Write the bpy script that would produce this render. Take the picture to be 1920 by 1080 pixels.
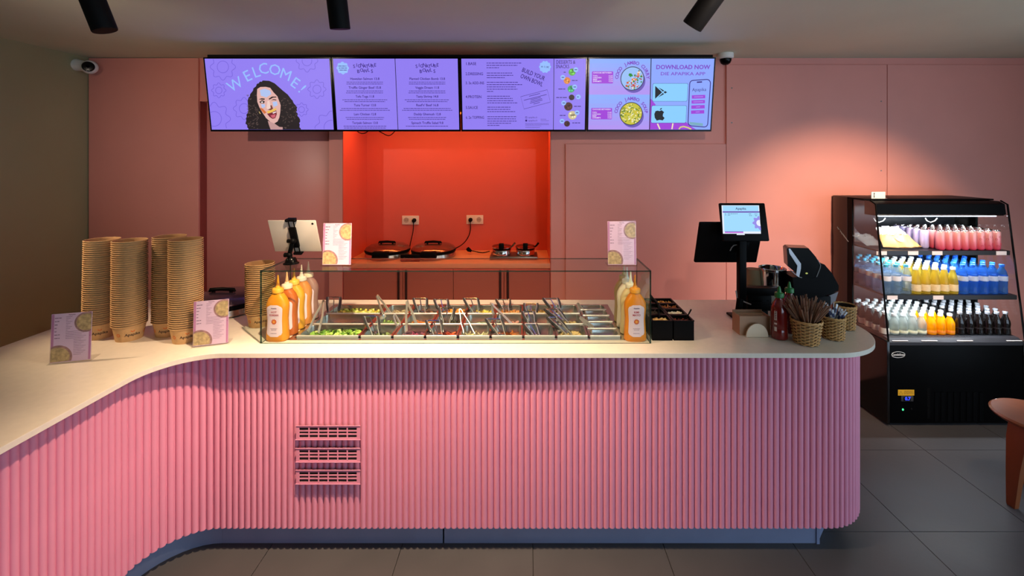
import bpy, bmesh, math, random
from mathutils import Vector, Matrix, Euler

# ------------------------------------------------------------------ clear, camera, world, light, exposure
for _o in list(bpy.data.objects):
    bpy.data.objects.remove(_o, do_unlink=True)
scene = bpy.context.scene
COL = scene.collection
RND = random.Random(11)
CAMH, F, VX, VY = 1.89, 840.0, 987.0, 300.0       # eye height (m), focal length and axis in pixels of a 1920x1080 frame


def PX(x, Y): return (x - VX) / F * Y
def PZ(y, Y): return CAMH - (y - VY) / F * Y
def P(x, y, Y): return Vector((PX(x, Y), Y, PZ(y, Y)))
def YZ(y, z): return F * (CAMH - z) / (y - VY)        # depth of a point at height z seen at row y


cam = bpy.data.cameras.new('camera')
cam.sensor_width = 36.0
cam.lens = F / 1920 * 36
cam.shift_x = -(VX - 960) / 1920
cam.shift_y = -(540 - VY) / 1920
cam.clip_start = 0.05
cam_o = bpy.data.objects.new('camera', cam)
cam_o.location = (0, 0, CAMH)
cam_o.rotation_euler = (math.pi / 2, 0, 0)
COL.objects.link(cam_o)
scene.camera = cam_o

scene.view_settings.view_transform = 'Standard'
scene.view_settings.look = 'None'
scene.view_settings.gamma = 1.0
scene.view_settings.use_curve_mapping = False
scene.view_settings.exposure = 0.0
scene.cycles.max_bounces = 10
scene.cycles.transparent_max_bounces = 32
scene.cycles.sample_clamp_indirect = 3.0
scene.cycles.caustics_reflective = False
scene.cycles.caustics_refractive = False
scene.cycles.use_denoising = True

W = bpy.data.worlds.new('overcast_sky')
scene.world = W
W.use_nodes = True
W.node_tree.nodes['Background'].inputs[0].default_value = (0.62, 0.76, 1.0, 1)
W.node_tree.nodes['Background'].inputs[1].default_value = 4.2


def portal(name, loc, rot, sx, sy):
    l = bpy.data.lights.new(name, 'AREA')
    l.shape = 'RECTANGLE'; l.size = sx; l.size_y = sy
    l.cycles.is_portal = True
    o = bpy.data.objects.new(name, l)
    o.location = loc; o.rotation_euler = rot
    COL.objects.link(o)


ROOM_L, ROOM_R, ROOM_F, ROOM_B, CEIL = -3.685, 4.75, -2.6, 3.78, 2.75
WIN = dict(y0=-2.0, y1=1.7, z0=0.12, z1=2.45)
portal('daylight_portal', (ROOM_R + .1, (WIN['y0'] + WIN['y1']) / 2, (WIN['z0'] + WIN['z1']) / 2), (0, math.pi / 2, 0),
       WIN['z1'] - WIN['z0'], WIN['y1'] - WIN['y0'])

FWIN = dict(x0=1.5, x1=4.4, z0=0.12, z1=2.5)
portal('shopfront_portal', ((FWIN['x0'] + FWIN['x1']) / 2, ROOM_F - .08, (FWIN['z0'] + FWIN['z1']) / 2), (math.pi / 2, 0, 0),
       FWIN['x1'] - FWIN['x0'], FWIN['z1'] - FWIN['z0'])

# ------------------------------------------------------------------ materials
def lin1(c):
    c /= 255.0
    return c / 12.92 if c <= 0.04045 else ((c + 0.055) / 1.055) ** 2.4


def lin(rgb): return tuple(lin1(c) for c in rgb)


MATS = {}


def mat(name, rgb=(128, 128, 128), rough=.5, metal=0., var=.06, scale=14., bump=0., bscale=80., stretch=(1, 1, 1), spec=.5, coat=0.):
    if name in MATS: return MATS[name]
    m = bpy.data.materials.new(name); MATS[name] = m
    m.use_nodes = True
    nt = m.node_tree; b = nt.nodes['Principled BSDF']
    c = lin(rgb)
    tc = nt.nodes.new('ShaderNodeTexCoord'); mp = nt.nodes.new('ShaderNodeMapping')
    mp.inputs['Scale'].default_value = stretch
    nt.links.new(tc.outputs['Object'], mp.inputs[0])
    nz = nt.nodes.new('ShaderNodeTexNoise'); nz.inputs['Scale'].default_value = scale; nz.inputs['Detail'].default_value = 4
    nt.links.new(mp.outputs[0], nz.inputs['Vector'])
    mx = nt.nodes.new('ShaderNodeMix'); mx.data_type = 'RGBA'
    mx.inputs[6].default_value = (*[v * (1 - var * 2) for v in c], 1)
    mx.inputs[7].default_value = (*[min(1, v * (1 + var * 2)) for v in c], 1)
    nt.links.new(nz.outputs['Fac'], mx.inputs[0])
    nt.links.new(mx.outputs[2], b.inputs['Base Color'])
    b.inputs['Roughness'].default_value = rough
    b.inputs['Metallic'].default_value = metal
    b.inputs['Specular IOR Level'].default_value = spec
    b.inputs['Coat Weight'].default_value = coat
    if bump:
        n2 = nt.nodes.new('ShaderNodeTexNoise'); n2.inputs['Scale'].default_value = bscale; n2.inputs['Detail'].default_value = 3
        nt.links.new(mp.outputs[0], n2.inputs['Vector'])
        bp = nt.nodes.new('ShaderNodeBump'); bp.inputs['Strength'].default_value = bump; bp.inputs['Distance'].default_value = .004
        nt.links.new(n2.outputs['Fac'], bp.inputs['Height'])
        nt.links.new(bp.outputs[0], b.inputs['Normal'])
    return m


def glow(name, rgb, k=1.0):
    """a surface that gives off light of the shown colour (screens, lamps)"""
    if name in MATS: return MATS[name]
    m = bpy.data.materials.new(name); MATS[name] = m
    m.use_nodes = True
    b = m.node_tree.nodes['Principled BSDF']
    c = lin(rgb)
    b.inputs['Base Color'].default_value = (.02, .02, .02, 1)
    b.inputs['Roughness'].default_value = .35
    b.inputs['Specular IOR Level'].default_value = .2
    b.inputs['Emission Color'].default_value = (*c, 1)
    b.inputs['Emission Strength'].default_value = k
    return m


def clear(name, tint=(245, 250, 248), ior=1.45, body=0., rough=.0, bodyrgb=None):
    """thin clear sheet or vessel: see-through, Fresnel gloss, optional share of solid colour"""
    if name in MATS: return MATS[name]
    m = bpy.data.materials.new(name); MATS[name] = m
    m.use_nodes = True
    nt = m.node_tree; N = nt.nodes; N.remove(N['Principled BSDF'])
    out = N['Material Output']
    tr = N.new('ShaderNodeBsdfTransparent'); tr.inputs[0].default_value = (*lin(tint), 1)
    gl = N.new('ShaderNodeBsdfGlossy'); gl.inputs['Roughness'].default_value = rough
    fr = N.new('ShaderNodeFresnel'); fr.inputs[0].default_value = ior
    mx = N.new('ShaderNodeMixShader')
    src = tr
    if body:
        nz = N.new('ShaderNodeTexNoise'); nz.inputs['Scale'].default_value = 30
        df = N.new('ShaderNodeBsdfTranslucent'); d2 = N.new('ShaderNodeBsdfDiffuse')
        for d in (df, d2): d.inputs[0].default_value = (*lin(bodyrgb or tint), 1)
        ad = N.new('ShaderNodeMixShader'); ad.inputs[0].default_value = .5
        nt.links.new(df.outputs[0], ad.inputs[1]); nt.links.new(d2.outputs[0], ad.inputs[2])
        m2 = N.new('ShaderNodeMixShader'); m2.inputs[0].default_value = body
        nt.links.new(tr.outputs[0], m2.inputs[1]); nt.links.new(ad.outputs[0], m2.inputs[2])
        src = m2
    ge = N.new('ShaderNodeNewGeometry'); iv = N.new('ShaderNodeMath'); iv.operation = 'SUBTRACT'; iv.inputs[0].default_value = 1
    mu = N.new('ShaderNodeMath'); mu.operation = 'MULTIPLY'
    nt.links.new(ge.outputs['Backfacing'], iv.inputs[1])
    nt.links.new(fr.outputs[0], mu.inputs[0]); nt.links.new(iv.outputs[0], mu.inputs[1])
    nt.links.new(mu.outputs[0], mx.inputs[0])
    nt.links.new(src.outputs[0], mx.inputs[1]); nt.links.new(gl.outputs[0], mx.inputs[2])
    nt.links.new(mx.outputs[0], out.inputs[0])
    return m


# ------------------------------------------------------------------ mesh helpers
def roundbox(x0, x1, y0, y1, z0, z1, bev, seg=2):
    bm = bmesh.new()
    bmesh.ops.create_cube(bm, size=1)
    for v in bm.verts:
        v.co = Vector(((x0 + x1) / 2 + v.co.x * (x1 - x0), (y0 + y1) / 2 + v.co.y * (y1 - y0), (z0 + z1) / 2 + v.co.z * (z1 - z0)))
    bmesh.ops.bevel(bm, geom=bm.edges[:], offset=bev, segments=seg, profile=.5, affect='EDGES')
    bm.verts.index_update()
    vs = [v.co.copy() for v in bm.verts]; fs = [[v.index for v in f.verts] for f in bm.faces]
    bm.free()
    return vs, fs


class MB:
    def __init__(s): s.v = []; s.f = []; s.m = []; s.mi = 0
    def mark(s): return len(s.v)

    def add(s, vs, fs):
        b = len(s.v)
        s.v += [Vector(v) for v in vs]
        s.f += [tuple(b + i for i in f) for f in fs]
        s.m += [s.mi] * len(fs)
        return s

    def box(s, x0, x1, y0, y1, z0, z1, bev=0, seg=2):
        if bev: return s.add(*roundbox(x0, x1, y0, y1, z0, z1, bev, seg))
        v = [(x0, y0, z0), (x1, y0, z0), (x1, y1, z0), (x0, y1, z0), (x0, y0, z1), (x1, y0, z1), (x1, y1, z1), (x0, y1, z1)]
        return s.add(v, [(0, 3, 2, 1), (4, 5, 6, 7), (0, 1, 5, 4), (1, 2, 6, 5), (2, 3, 7, 6), (3, 0, 4, 7)])

    def lathe(s, prof, n=24, c=(0, 0, 0), cap=True):
        vs, fs = [], []
        for r, z in prof:
            for i in range(n):
                a = 2 * math.pi * i / n
                vs.append((c[0] + r * math.cos(a), c[1] + r * math.sin(a), c[2] + z))
        for k in range(len(prof) - 1):
            for i in range(n):
                j = (i + 1) % n
                fs.append((k * n + i, k * n + j, (k + 1) * n + j, (k + 1) * n + i))
        if cap:
            if prof[0][0] > 1e-6: fs.append(tuple(range(n - 1, -1, -1)))
            if prof[-1][0] > 1e-6: fs.append(tuple((len(prof) - 1) * n + i for i in range(n)))
        return s.add(vs, fs)

    def tube(s, pts, r, n=8, cap=True, closed=False):
        pts = [Vector(p) for p in pts]
        m = len(pts); vs = []; fs = []
        up = None
        for i, p in enumerate(pts):
            if closed: t = pts[(i + 1) % m] - pts[i - 1]
            else: t = pts[min(i + 1, m - 1)] - pts[max(i - 1, 0)]
            if t.length < 1e-9: t = Vector((0, 0, 1))
            t.normalize()
            if up is None:
                up = Vector((0, 0, 1)) if abs(t.z) < .9 else Vector((1, 0, 0))
            side = t.cross(up)
            if side.length < 1e-6: side = t.orthogonal()
            side.normalize(); up = side.cross(t).normalized()
            rr = r[i] if isinstance(r, (list, tuple)) else r
            for k in range(n):
                a = 2 * math.pi * k / n
                vs.append(p + side * (rr * math.cos(a)) + up * (rr * math.sin(a)))
        for i in range(m if closed else m - 1):
            j = (i + 1) % m
            for k in range(n):
                l = (k + 1) % n
                fs.append((i * n + k, i * n + l, j * n + l, j * n + k))
        if cap and not closed:
            fs.append(tuple(range(n))[::-1]); fs.append(tuple((m - 1) * n + k for k in range(n)))
        return s.add(vs, fs)

    def cyl(s, p0, p1, r0, r1=None, n=16): return s.tube([p0, p1], [r0, r0 if r1 is None else r1], n)

    def prism(s, poly, z0, z1, axis='z'):
        n = len(poly)
        def q(a, b, c):
            return {'z': (a, b, c), 'y': (a, c, b), 'x': (c, a, b)}[axis]
        vs = [q(a, b, z0) for a, b in poly] + [q(a, b, z1) for a, b in poly]
        fs = [tuple(range(n - 1, -1, -1)), tuple(range(n, 2 * n))] + [(i, (i + 1) % n, n + (i + 1) % n, n + i) for i in range(n)]
        return s.add(vs, fs)

    def ell(s, c, rx, ry, rz, nu=10, nv=6, rot=None):
        vs = [Vector((0, 0, -rz))]; fs = []
        for j in range(1, nv):
            t = -math.pi / 2 + math.pi * j / nv
            for i in range(nu):
                a = 2 * math.pi * i / nu
                vs.append(Vector((rx * math.cos(t) * math.cos(a), ry * math.cos(t) * math.sin(a), rz * math.sin(t))))
        vs.append(Vector((0, 0, rz)))
        for i in range(nu):
            fs.append((0, 1 + (i + 1) % nu, 1 + i))
            fs.append((len(vs) - 1, 1 + (nv - 2) * nu + i, 1 + (nv - 2) * nu + (i + 1) % nu))
        for j in range(nv - 2):
            for i in range(nu):
                k = (i + 1) % nu
                fs.append((1 + j * nu + i, 1 + j * nu + k, 1 + (j + 1) * nu + k, 1 + (j + 1) * nu + i))
        if rot: vs = [rot @ v for v in vs]
        c = Vector(c)
        return s.add([v + c for v in vs], fs)

    def loft(s, rings, cap=True):
        n = len(rings[0]); vs = [p for r in rings for p in r]; fs = []
        for k in range(len(rings) - 1):
            for i in range(n):
                j = (i + 1) % n
                fs.append((k * n + i, k * n + j, (k + 1) * n + j, (k + 1) * n + i))
        if cap:
            fs.append(tuple(range(n - 1, -1, -1))); fs.append(tuple((len(rings) - 1) * n + i for i in range(n)))
        return s.add(vs, fs)

    def xf(s, M, start=0):
        for i in range(start, len(s.v)): s.v[i] = M @ s.v[i]
        return s

    def mesh(s, name, mats, smooth=35):
        me = bpy.data.meshes.new(name)
        me.from_pydata([tuple(v) for v in s.v], [], s.f)
        if not isinstance(mats, (list, tuple)): mats = [mats]
        for m in mats: me.materials.append(m)
        if len(mats) > 1: me.polygons.foreach_set('material_index', s.m)
        if smooth:
            me.polygons.foreach_set('use_smooth', [True] * len(me.polygons))
            me.set_sharp_from_angle(angle=math.radians(smooth))
        me.update()
        return me

    def build(s, name, mats, parent=None, world=True, smooth=35):
        if parent is not None and world:
            off = world_off(parent)
            for v in s.v: v -= off
        return obj(name, s.mesh(name, mats, smooth), parent)


def world_off(o):
    t = Vector((0, 0, 0))
    while o is not None:
        t += o.location; o = o.parent
    return t


def obj(name, me, parent=None):
    o = bpy.data.objects.new(name, me)
    COL.objects.link(o)
    if parent is not None: o.parent = parent
    return o


def tag(o, label=None, cat=None, group=None, kind=None):
    if label: o['label'] = label
    if cat: o['category'] = cat
    if group: o['group'] = group
    if kind: o['kind'] = kind
    return o


def thing(name, loc, label, cat, group=None, rz=0):
    o = bpy.data.objects.new(name, None)
    o.empty_display_size = .05
    o.location = loc; o.rotation_euler = (0, 0, rz)
    COL.objects.link(o)
    return tag(o, label, cat, group)


def copy_tree(o, parent=None):
    c = o.copy(); COL.objects.link(c); c.parent = parent
    for ch in o.children: copy_tree(ch, c)
    return c


ORD = ['first', 'second', 'third', 'fourth', 'fifth', 'sixth', 'seventh', 'eighth', 'ninth', 'tenth', 'eleventh', 'twelfth', 'thirteenth',
       'fourteenth', 'fifteenth', 'sixteenth', 'seventeenth', 'eighteenth', 'nineteenth', 'twentieth']
TENS = {2: 'twenty', 3: 'thirty', 4: 'forty'}


def ordinal(n):                                         # 1 -> first
    if n <= 20: return ORD[n - 1]
    if n % 10 == 0: return {30: 'thirtieth', 40: 'fortieth'}[n]
    return TENS[n // 10] + '-' + ORD[n % 10 - 1]


TXT = {}


def text_geo(body, size=1., bold=0., align='CENTER'):
    """flat lettering as vertices (x, y) and faces"""
    key = (body, bold, align)
    if key not in TXT:
        cu = bpy.data.curves.new('lettering', 'FONT')
        cu.body = body; cu.size = 1; cu.align_x = align; cu.align_y = 'CENTER'; cu.resolution_u = 2; cu.offset = bold
        o = bpy.data.objects.new('lettering', cu)
        COL.objects.link(o)
        dg = bpy.context.evaluated_depsgraph_get()
        me = bpy.data.meshes.new_from_object(o.evaluated_get(dg))
        TXT[key] = ([tuple(v.co)[:2] for v in me.vertices], [tuple(p.vertices) for p in me.polygons])
        bpy.data.objects.remove(o, do_unlink=True); bpy.data.curves.remove(cu); bpy.data.meshes.remove(me)
    v, f = TXT[key]
    return [(x * size, y * size) for x, y in v], f


class Canvas:
    """flat print on a plane: origin o, unit vectors ex and ey in metres, normal n; coordinates in metres on the plane"""
    def __init__(s, o, ex, ey, parent, step=.0005):
        s.o, s.ex, s.ey = Vector(o), Vector(ex).normalized(), Vector(ey).normalized()
        s.n = s.ex.cross(s.ey).normalized(); s.parent = parent; s.step = step
        s.parts = {}

    def put(s, part, m, pts, faces, layer):
        if part not in s.parts: s.parts[part] = (MB(), [])
        mb, ms = s.parts[part]
        if m not in ms: ms.append(m)
        mb.mi = ms.index(m)
        mb.add([s.o + s.ex * x + s.ey * y + s.n * (layer * s.step) for x, y in pts], faces)

    def poly(s, part, m, pts, layer=1): s.put(part, m, pts, [tuple(range(len(pts)))], layer)
    def rect(s, part, m, x0, y0, x1, y1, layer=1): s.poly(part, m, [(x0, y0), (x1, y0), (x1, y1), (x0, y1)], layer)

    def rrect(s, part, m, x0, y0, x1, y1, r, layer=1):
        pts = []
        for cx, cy, a in ((x1 - r, y1 - r, 0), (x0 + r, y1 - r, 90), (x0 + r, y0 + r, 180), (x1 - r, y0 + r, 270)):
            for k in range(5):
                t = math.radians(a + 22.5 * k); pts.append((cx + r * math.cos(t), cy + r * math.sin(t)))
        s.poly(part, m, pts, layer)

    def disc(s, part, m, cx, cy, r, layer=1, n=24, lobes=0, amp=.12, ph=0, ry=None):
        pts = []
        n = n if not lobes else lobes * 8
        for i in range(n):
            a = 2 * math.pi * i / n
            k = r * (1 + (amp * math.cos(lobes * a + ph) if lobes else 0))
            pts.append((cx + k * math.cos(a), cy + k * (1 if ry is None else ry / r) * math.sin(a)))
        s.poly(part, m, pts, layer)

    def line(s, part, m, pts, w, layer=1, closed=False):
        pts = [Vector(p) for p in pts]
        n = len(pts); vs = []
        for i in range(n):
            a = pts[(i - 1) % n] if closed or i > 0 else pts[i]
            b = pts[(i + 1) % n] if closed or i < n - 1 else pts[i]
            t = (b - a); t = t.normalized() if t.length > 1e-9 else Vector((1, 0))
            nrm = Vector((-t.y, t.x)) * w / 2
            vs += [pts[i] + nrm, pts[i] - nrm]
        fs = [(2 * i, 2 * i + 1, (2 * i + 3) % (2 * n), (2 * i + 2) % (2 * n)) for i in range(n if closed else n - 1)]
        s.put(part, m, [tuple(v) for v in vs], fs, layer)

    def text(s, part, m, body, x, y, size, layer=2, rot=0, bold=0., align='CENTER', maxw=None):
        v, f = text_geo(body, size, bold, align)
        if maxw and v:
            w = max(p[0] for p in v) - min(p[0] for p in v)
            if w > 0: v = [(px * maxw / w, py) for px, py in v]
        c, sn = math.cos(rot), math.sin(rot)
        s.put(part, m, [(x + px * c - py * sn, y + px * sn + py * c) for px, py in v], f, layer)

    def arc_text(s, part, m, body, cx, cy, r, a0, a1, size, layer=2, bold=0.):
        for i, ch in enumerate(body):
            if ch == ' ': continue
            a = math.radians(a0 + (a1 - a0) * i / (len(body) - 1))
            s.text(part, m, ch, cx + r * math.cos(a), cy + r * math.sin(a), size, layer, a - math.pi / 2, bold)

    def words(s, part, m, x0, x1, y, h, layer=2, seed=0):
        """a line of print too small to read: word-long strokes"""
        r = random.Random(seed); x = x0
        while x < x1 - h:
            w = min(h * r.uniform(2.2, 6), x1 - x)
            s.rect(part, m, x, y - h / 2, x + w, y + h / 2, layer); x += w + h * .8

    def done(s, world=True):
        res = {}
        for k, (mb, ms) in s.parts.items():
            o = res[k] = mb.build(k.split('#')[0], ms, s.parent, world=world, smooth=0)
            if '#' not in k and k not in ('display', 'divider', 'portrait'): o['kind'] = 'stuff'    # strokes of print too small to pick apart
        return res

# ------------------------------------------------------------------ palette
PINK = mat('pink_paint', (230, 150, 138), .55, var=.03, scale=3, bump=.05, bscale=120)
PINKDOOR = mat('pink_lacquer', (216, 140, 134), .38, var=.02, scale=3)
CORAL = mat('coral_paint', (206, 86, 68), .5, var=.03, scale=4, bump=.05, bscale=120)
FLUTE = mat('fluted_pink', (222, 141, 168), .42, var=.03, scale=6)
OLIVE = mat('olive_paint', (156, 148, 112), .7, var=.05, scale=2, bump=.08, bscale=60)
CEILP = mat('ceiling_paint', (216, 222, 196), .7, var=.05, scale=1.5, bump=.1, bscale=30)
QUARTZ = mat('white_worktop', (226, 216, 202), .28, var=.04, scale=40)
STEEL = mat('stainless_steel', (210, 208, 205), .25, 1., var=.04, scale=25, stretch=(1, 8, 1))
STEELD = mat('brushed_dark_steel', (120, 118, 116), .35, 1., var=.05)
CHROME = mat('chrome', (225, 225, 225), .1, 1., var=.01)
BLACK = mat('black_plastic', (9, 8, 9), .45, var=.1, spec=.06)
BLACKG = mat('black_gloss', (6, 6, 7), .18, var=.05, spec=.15)
BLACKM = mat('black_matte_metal', (14, 13, 14), .6, var=.08, spec=.12)
WHITEP = mat('white_plastic', (232, 230, 226), .4, var=.02)
KRAFT = mat('kraft_paper', (196, 156, 106), .75, var=.09, scale=90, bump=.1, bscale=200)
KRAFTIN = mat('kraft_inside', (168, 126, 82), .8, var=.08, scale=60)
INK = mat('dark_print', (46, 30, 24), .7)
INKO = mat('orange_print', (206, 106, 34), .7)
GLASS = clear('clear_glass', (246, 250, 248))
GEDGE = clear('glass_edge', (96, 128, 118), body=.35, bodyrgb=(60, 84, 78))
ACRYL = clear('clear_acrylic', (250, 250, 250), 1.4)
PLINTH = mat('plinth_metal', (134, 144, 178), .4, .3, var=.05, scale=8)
GROUT = mat('floor_grout', (50, 48, 47), .8)


def tile_mat(name):
    m = mat(name, (74, 72, 75), .42, var=.14, scale=2.2, bump=.12, bscale=25, spec=.2)
    nt = m.node_tree
    tc = [n for n in nt.nodes if n.type == 'TEX_COORD'][0]; mp = [n for n in nt.nodes if n.type == 'MAPPING'][0]
    oi = nt.nodes.new('ShaderNodeObjectInfo'); ad = nt.nodes.new('ShaderNodeVectorMath')
    nt.links.new(tc.outputs['Object'], ad.inputs[0]); nt.links.new(oi.outputs['Location'], ad.inputs[1])
    nt.links.new(ad.outputs[0], mp.inputs[0])
    rg = nt.nodes.new('ShaderNodeMapRange'); rg.inputs['To Min'].default_value = .28; rg.inputs['To Max'].default_value = .55
    nz = [n for n in nt.nodes if n.type == 'TEX_NOISE'][0]
    nt.links.new(nz.outputs['Fac'], rg.inputs['Value']); nt.links.new(rg.outputs[0], nt.nodes['Principled BSDF'].inputs['Roughness'])
    return m


TILE = tile_mat('slate_tile')

# ------------------------------------------------------------------ the room
def struct(name, mb, m, label, parent=None):
    o = mb.build(name, m, parent, smooth=0)
    if parent is None: tag(o, label, kind='structure')
    return o


floor = struct('floor', MB().box(ROOM_L - .1, ROOM_R + .3, ROOM_F - .1, 4.5, -.08, -.006), GROUT, 'dark grey slate tiled floor in front of the pink counter')
TS, TX, TY = .641, .0314, 2.278
tme = MB().box(-TS / 2 + .0018, TS / 2 - .0018, -TS / 2 + .0018, TS / 2 - .0018, -.006, 0).mesh('tile', TILE, 0)
for i in range(-5, 7):
    for j in range(-3, 3):
        t = obj('tile', tme, floor)
        t.location = (TX + (i + .5) * TS, TY + (j + .5) * TS, 0)

struct('ceiling', MB().box(ROOM_L - .1, ROOM_R + .3, ROOM_F - .1, 4.5, CEIL, CEIL + .1), CEILP, 'olive beige painted ceiling above the menu screens')
struct('wall_left', MB().box(ROOM_L - .1, ROOM_L, ROOM_F - .1, 4.5, 0, CEIL), OLIVE, 'plain dark olive wall to the left of the counter')
wf = MB()
wf.box(ROOM_L, FWIN['x0'], ROOM_F - .1, ROOM_F, 0, CEIL).box(FWIN['x1'], ROOM_R + .2, ROOM_F - .1, ROOM_F, 0, CEIL)
wf.box(FWIN['x0'], FWIN['x1'], ROOM_F - .1, ROOM_F, 0, FWIN['z0']).box(FWIN['x0'], FWIN['x1'], ROOM_F - .1, ROOM_F, FWIN['z1'], CEIL)
struct('wall_front', wf, OLIVE, 'olive shopfront wall behind the viewer')
w2 = tag(bpy.data.objects.new('window_2', None), 'wide shopfront window behind the viewer', kind='structure')
COL.objects.link(w2)
for k in range(5):
    x = FWIN['x0'] + (FWIN['x1'] - FWIN['x0']) * k / 4
    MB().box(x - .03, x + .03, ROOM_F - .08, ROOM_F - .02, FWIN['z0'], FWIN['z1']).build('mullion', BLACKM, w2, smooth=0)
    if k < 4: MB().box(x + .03, x + (FWIN['x1'] - FWIN['x0']) / 4 - .03, ROOM_F - .053, ROOM_F - .047, FWIN['z0'] + .045, FWIN['z1'] - .045).build('pane', GLASS, w2, smooth=0)
for z in (FWIN['z0'] + .02, FWIN['z1'] - .02):
    MB().box(FWIN['x0'], FWIN['x1'], ROOM_F - .08, ROOM_F - .02, z - .025, z + .025).build('rail', BLACKM, w2, smooth=0)
wr = MB()
wr.box(ROOM_R, ROOM_R + .12, ROOM_F, WIN['y0'], 0, CEIL).box(ROOM_R, ROOM_R + .12, WIN['y1'], 4.5, 0, CEIL)
wr.box(ROOM_R, ROOM_R + .12, WIN['y0'], WIN['y1'], 0, WIN['z0']).box(ROOM_R, ROOM_R + .12, WIN['y0'], WIN['y1'], WIN['z1'], CEIL)
struct('wall_right', wr, OLIVE, 'olive wall with the shop window to the right')
wn = tag(bpy.data.objects.new('window_1', None), 'tall shop window to the right of the room', kind='structure')
COL.objects.link(wn)
fr = MB()
ny = 3
for k in range(ny + 1):
    y = WIN['y0'] + (WIN['y1'] - WIN['y0']) * k / ny
    fr = MB().box(ROOM_R + .03, ROOM_R + .09, y - .03, y + .03, WIN['z0'], WIN['z1']); fr.build('mullion', BLACKM, wn, smooth=0)
for z in (WIN['z0'] + .02, WIN['z1'] - .02):
    MB().box(ROOM_R + .03, ROOM_R + .09, WIN['y0'], WIN['y1'], z - .025, z + .025).build('rail', BLACKM, wn, smooth=0)
for k in range(ny):
    a = WIN['y0'] + (WIN['y1'] - WIN['y0']) * k / ny
    MB().box(ROOM_R + .055, ROOM_R + .061, a + .03, a + (WIN['y1'] - WIN['y0']) / ny - .03, WIN['z0'] + .04, WIN['z1'] - .04).build('pane', GLASS, wn, smooth=0)

YW = 3.78
XD0, XD1, XN0, XN1 = PX(375, YW), PX(617, YW), PX(642, YW), PX(1033, YW)
ZD, ZNT, YNB = PZ(190, YW), 2.30, 4.34
wb = MB()
wb.box(ROOM_L, XD0, YW, YW + .7, 0, CEIL).box(XD0, XD1, YW, YW + .7, ZD, CEIL).box(XD1, XN0, YW, YW + .7, 0, CEIL)
wb.box(XN0, XN1, YW, YW + .7, ZNT, CEIL).box(XN1, ROOM_R, YW, YW + .7, 0, CEIL).box(XN0, XN1, YNB + .01, YW + .7, 0, ZNT)
wall_back = struct('wall_back', wb, PINK, 'dusty pink rear wall behind the counter')
for n_, a in (('niche_back', (XN0, XN1, YNB, YNB + .01, .2, ZNT)), ('niche_side', (XN0 - .002, XN0 + .006, YW + .001, YNB, .2, ZNT)),
              ('niche_side', (XN1 - .006, XN1 + .002, YW + .001, YNB, .2, ZNT)), ('niche_ceiling', (XN0, XN1, YW + .001, YNB, ZNT - .006, ZNT))):
    MB().box(*a).build(n_, CORAL, wall_back, smooth=0)
for (x0, x1, z1) in ((ROOM_L + .01, XD0 - .0, 2.745), (PX(1060, YW), PX(1360, YW) - .002, PZ(270, YW)), (PX(1360, YW) + .001, PX(1660, YW) - .002, PZ(122, YW)),
                     (PX(1660, YW) + .002, ROOM_R - .01, PZ(122, YW))):
    MB().box(x0, x1, YW - .02, YW, .0, z1, bev=.002, seg=1).build('panel', PINK, wall_back, smooth=0)
door = thing('door_1', ((XD0 + XD1) / 2, YW + .08, 0), 'recessed pink sliding door left of the coral niche', None)
door['kind'] = 'structure'
MB().box(XD0 + .004, XD1 - .004, YW + .075, YW + .115, .005, ZD - .004, bev=.003).build('door_leaf', PINKDOOR, door)
MB().box(XD0, XD0 + .004, YW, YW + .075, 0, ZD).build('jamb', mat('door_jamb_shade', (150, 62, 58), .5), door, smooth=0)  # shade of the door recess put into the jamb's dark red colour
sc_ = MB()
for y in (165, 230): sc_.cyl(P(1372, y, YW - .0205), P(1372, y, YW - .0205) - Vector((0, .003, 0)), .006, n=8)
for y in (190, 320): sc_.cyl(P(1652, y, YW - .0205), P(1652, y, YW - .0205) - Vector((0, .003, 0)), .005, n=8)
sc_.build('screw', STEELD, wall_back)

# ------------------------------------------------------------------ ceiling spot lamps
def spot(x, y, zm, d, power, ang, label, col=(1, .78, .55), blend=.6, r=.035, length=.26, group='black ceiling spots'):
    """lamp with its mouth at (x, y, zm) looking along d"""
    d = Vector(d).normalized()
    t = thing('spot_lamp', (x, y, CEIL), label, 'lamp', group)
    m0 = Vector((x, y, zm)); top = m0 - d * length
    a = MB().tube([m0 - d * .05, m0, m0 - d * .0005, m0 - d * .004, top + d * .006, top], [r * .86, r * .90, r * .97, r, r, r * .92], 28, cap=False)
    a.tube([top + d * .0005, top], [r * .92, .001], 28, cap=False)
    a.build('lamp_housing', BLACKM, t)
    b = MB().tube([m0 - d * .046, m0 - d * .045], [r * .85, r * .85], 24); b.build('lens', glow('lamp_lens', (255, 225, 180), 3), t)
    piv = top + Vector((0, 0, .03))
    MB().tube([top + d * .05, piv], [.008, .008], 10).tube([piv, Vector((piv.x, piv.y, CEIL - .03))], [.006, .006], 10).build('stem', BLACKM, t)
    MB().box(piv.x - .06, piv.x + .06, piv.y - .018, piv.y + .018, CEIL - .035, CEIL - .0005, bev=.004).build('track_adapter', BLACKM, t)
    L = bpy.data.lights.new('spot_light', 'SPOT')
    L.energy = power; L.spot_size = math.radians(ang); L.spot_blend = blend; L.color = col; L.shadow_soft_size = .02
    lo = bpy.data.objects.new('spot_light', L); COL.objects.link(lo)
    lo.location = m0 + d * .01 - Vector((x, y, CEIL)); lo.rotation_euler = d.to_track_quat('-Z', 'Y').to_euler()
    lo.parent = t
    return t


def lamp_at(px, py, Y): return PX(px, Y), Y, PZ(py, Y)


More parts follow.
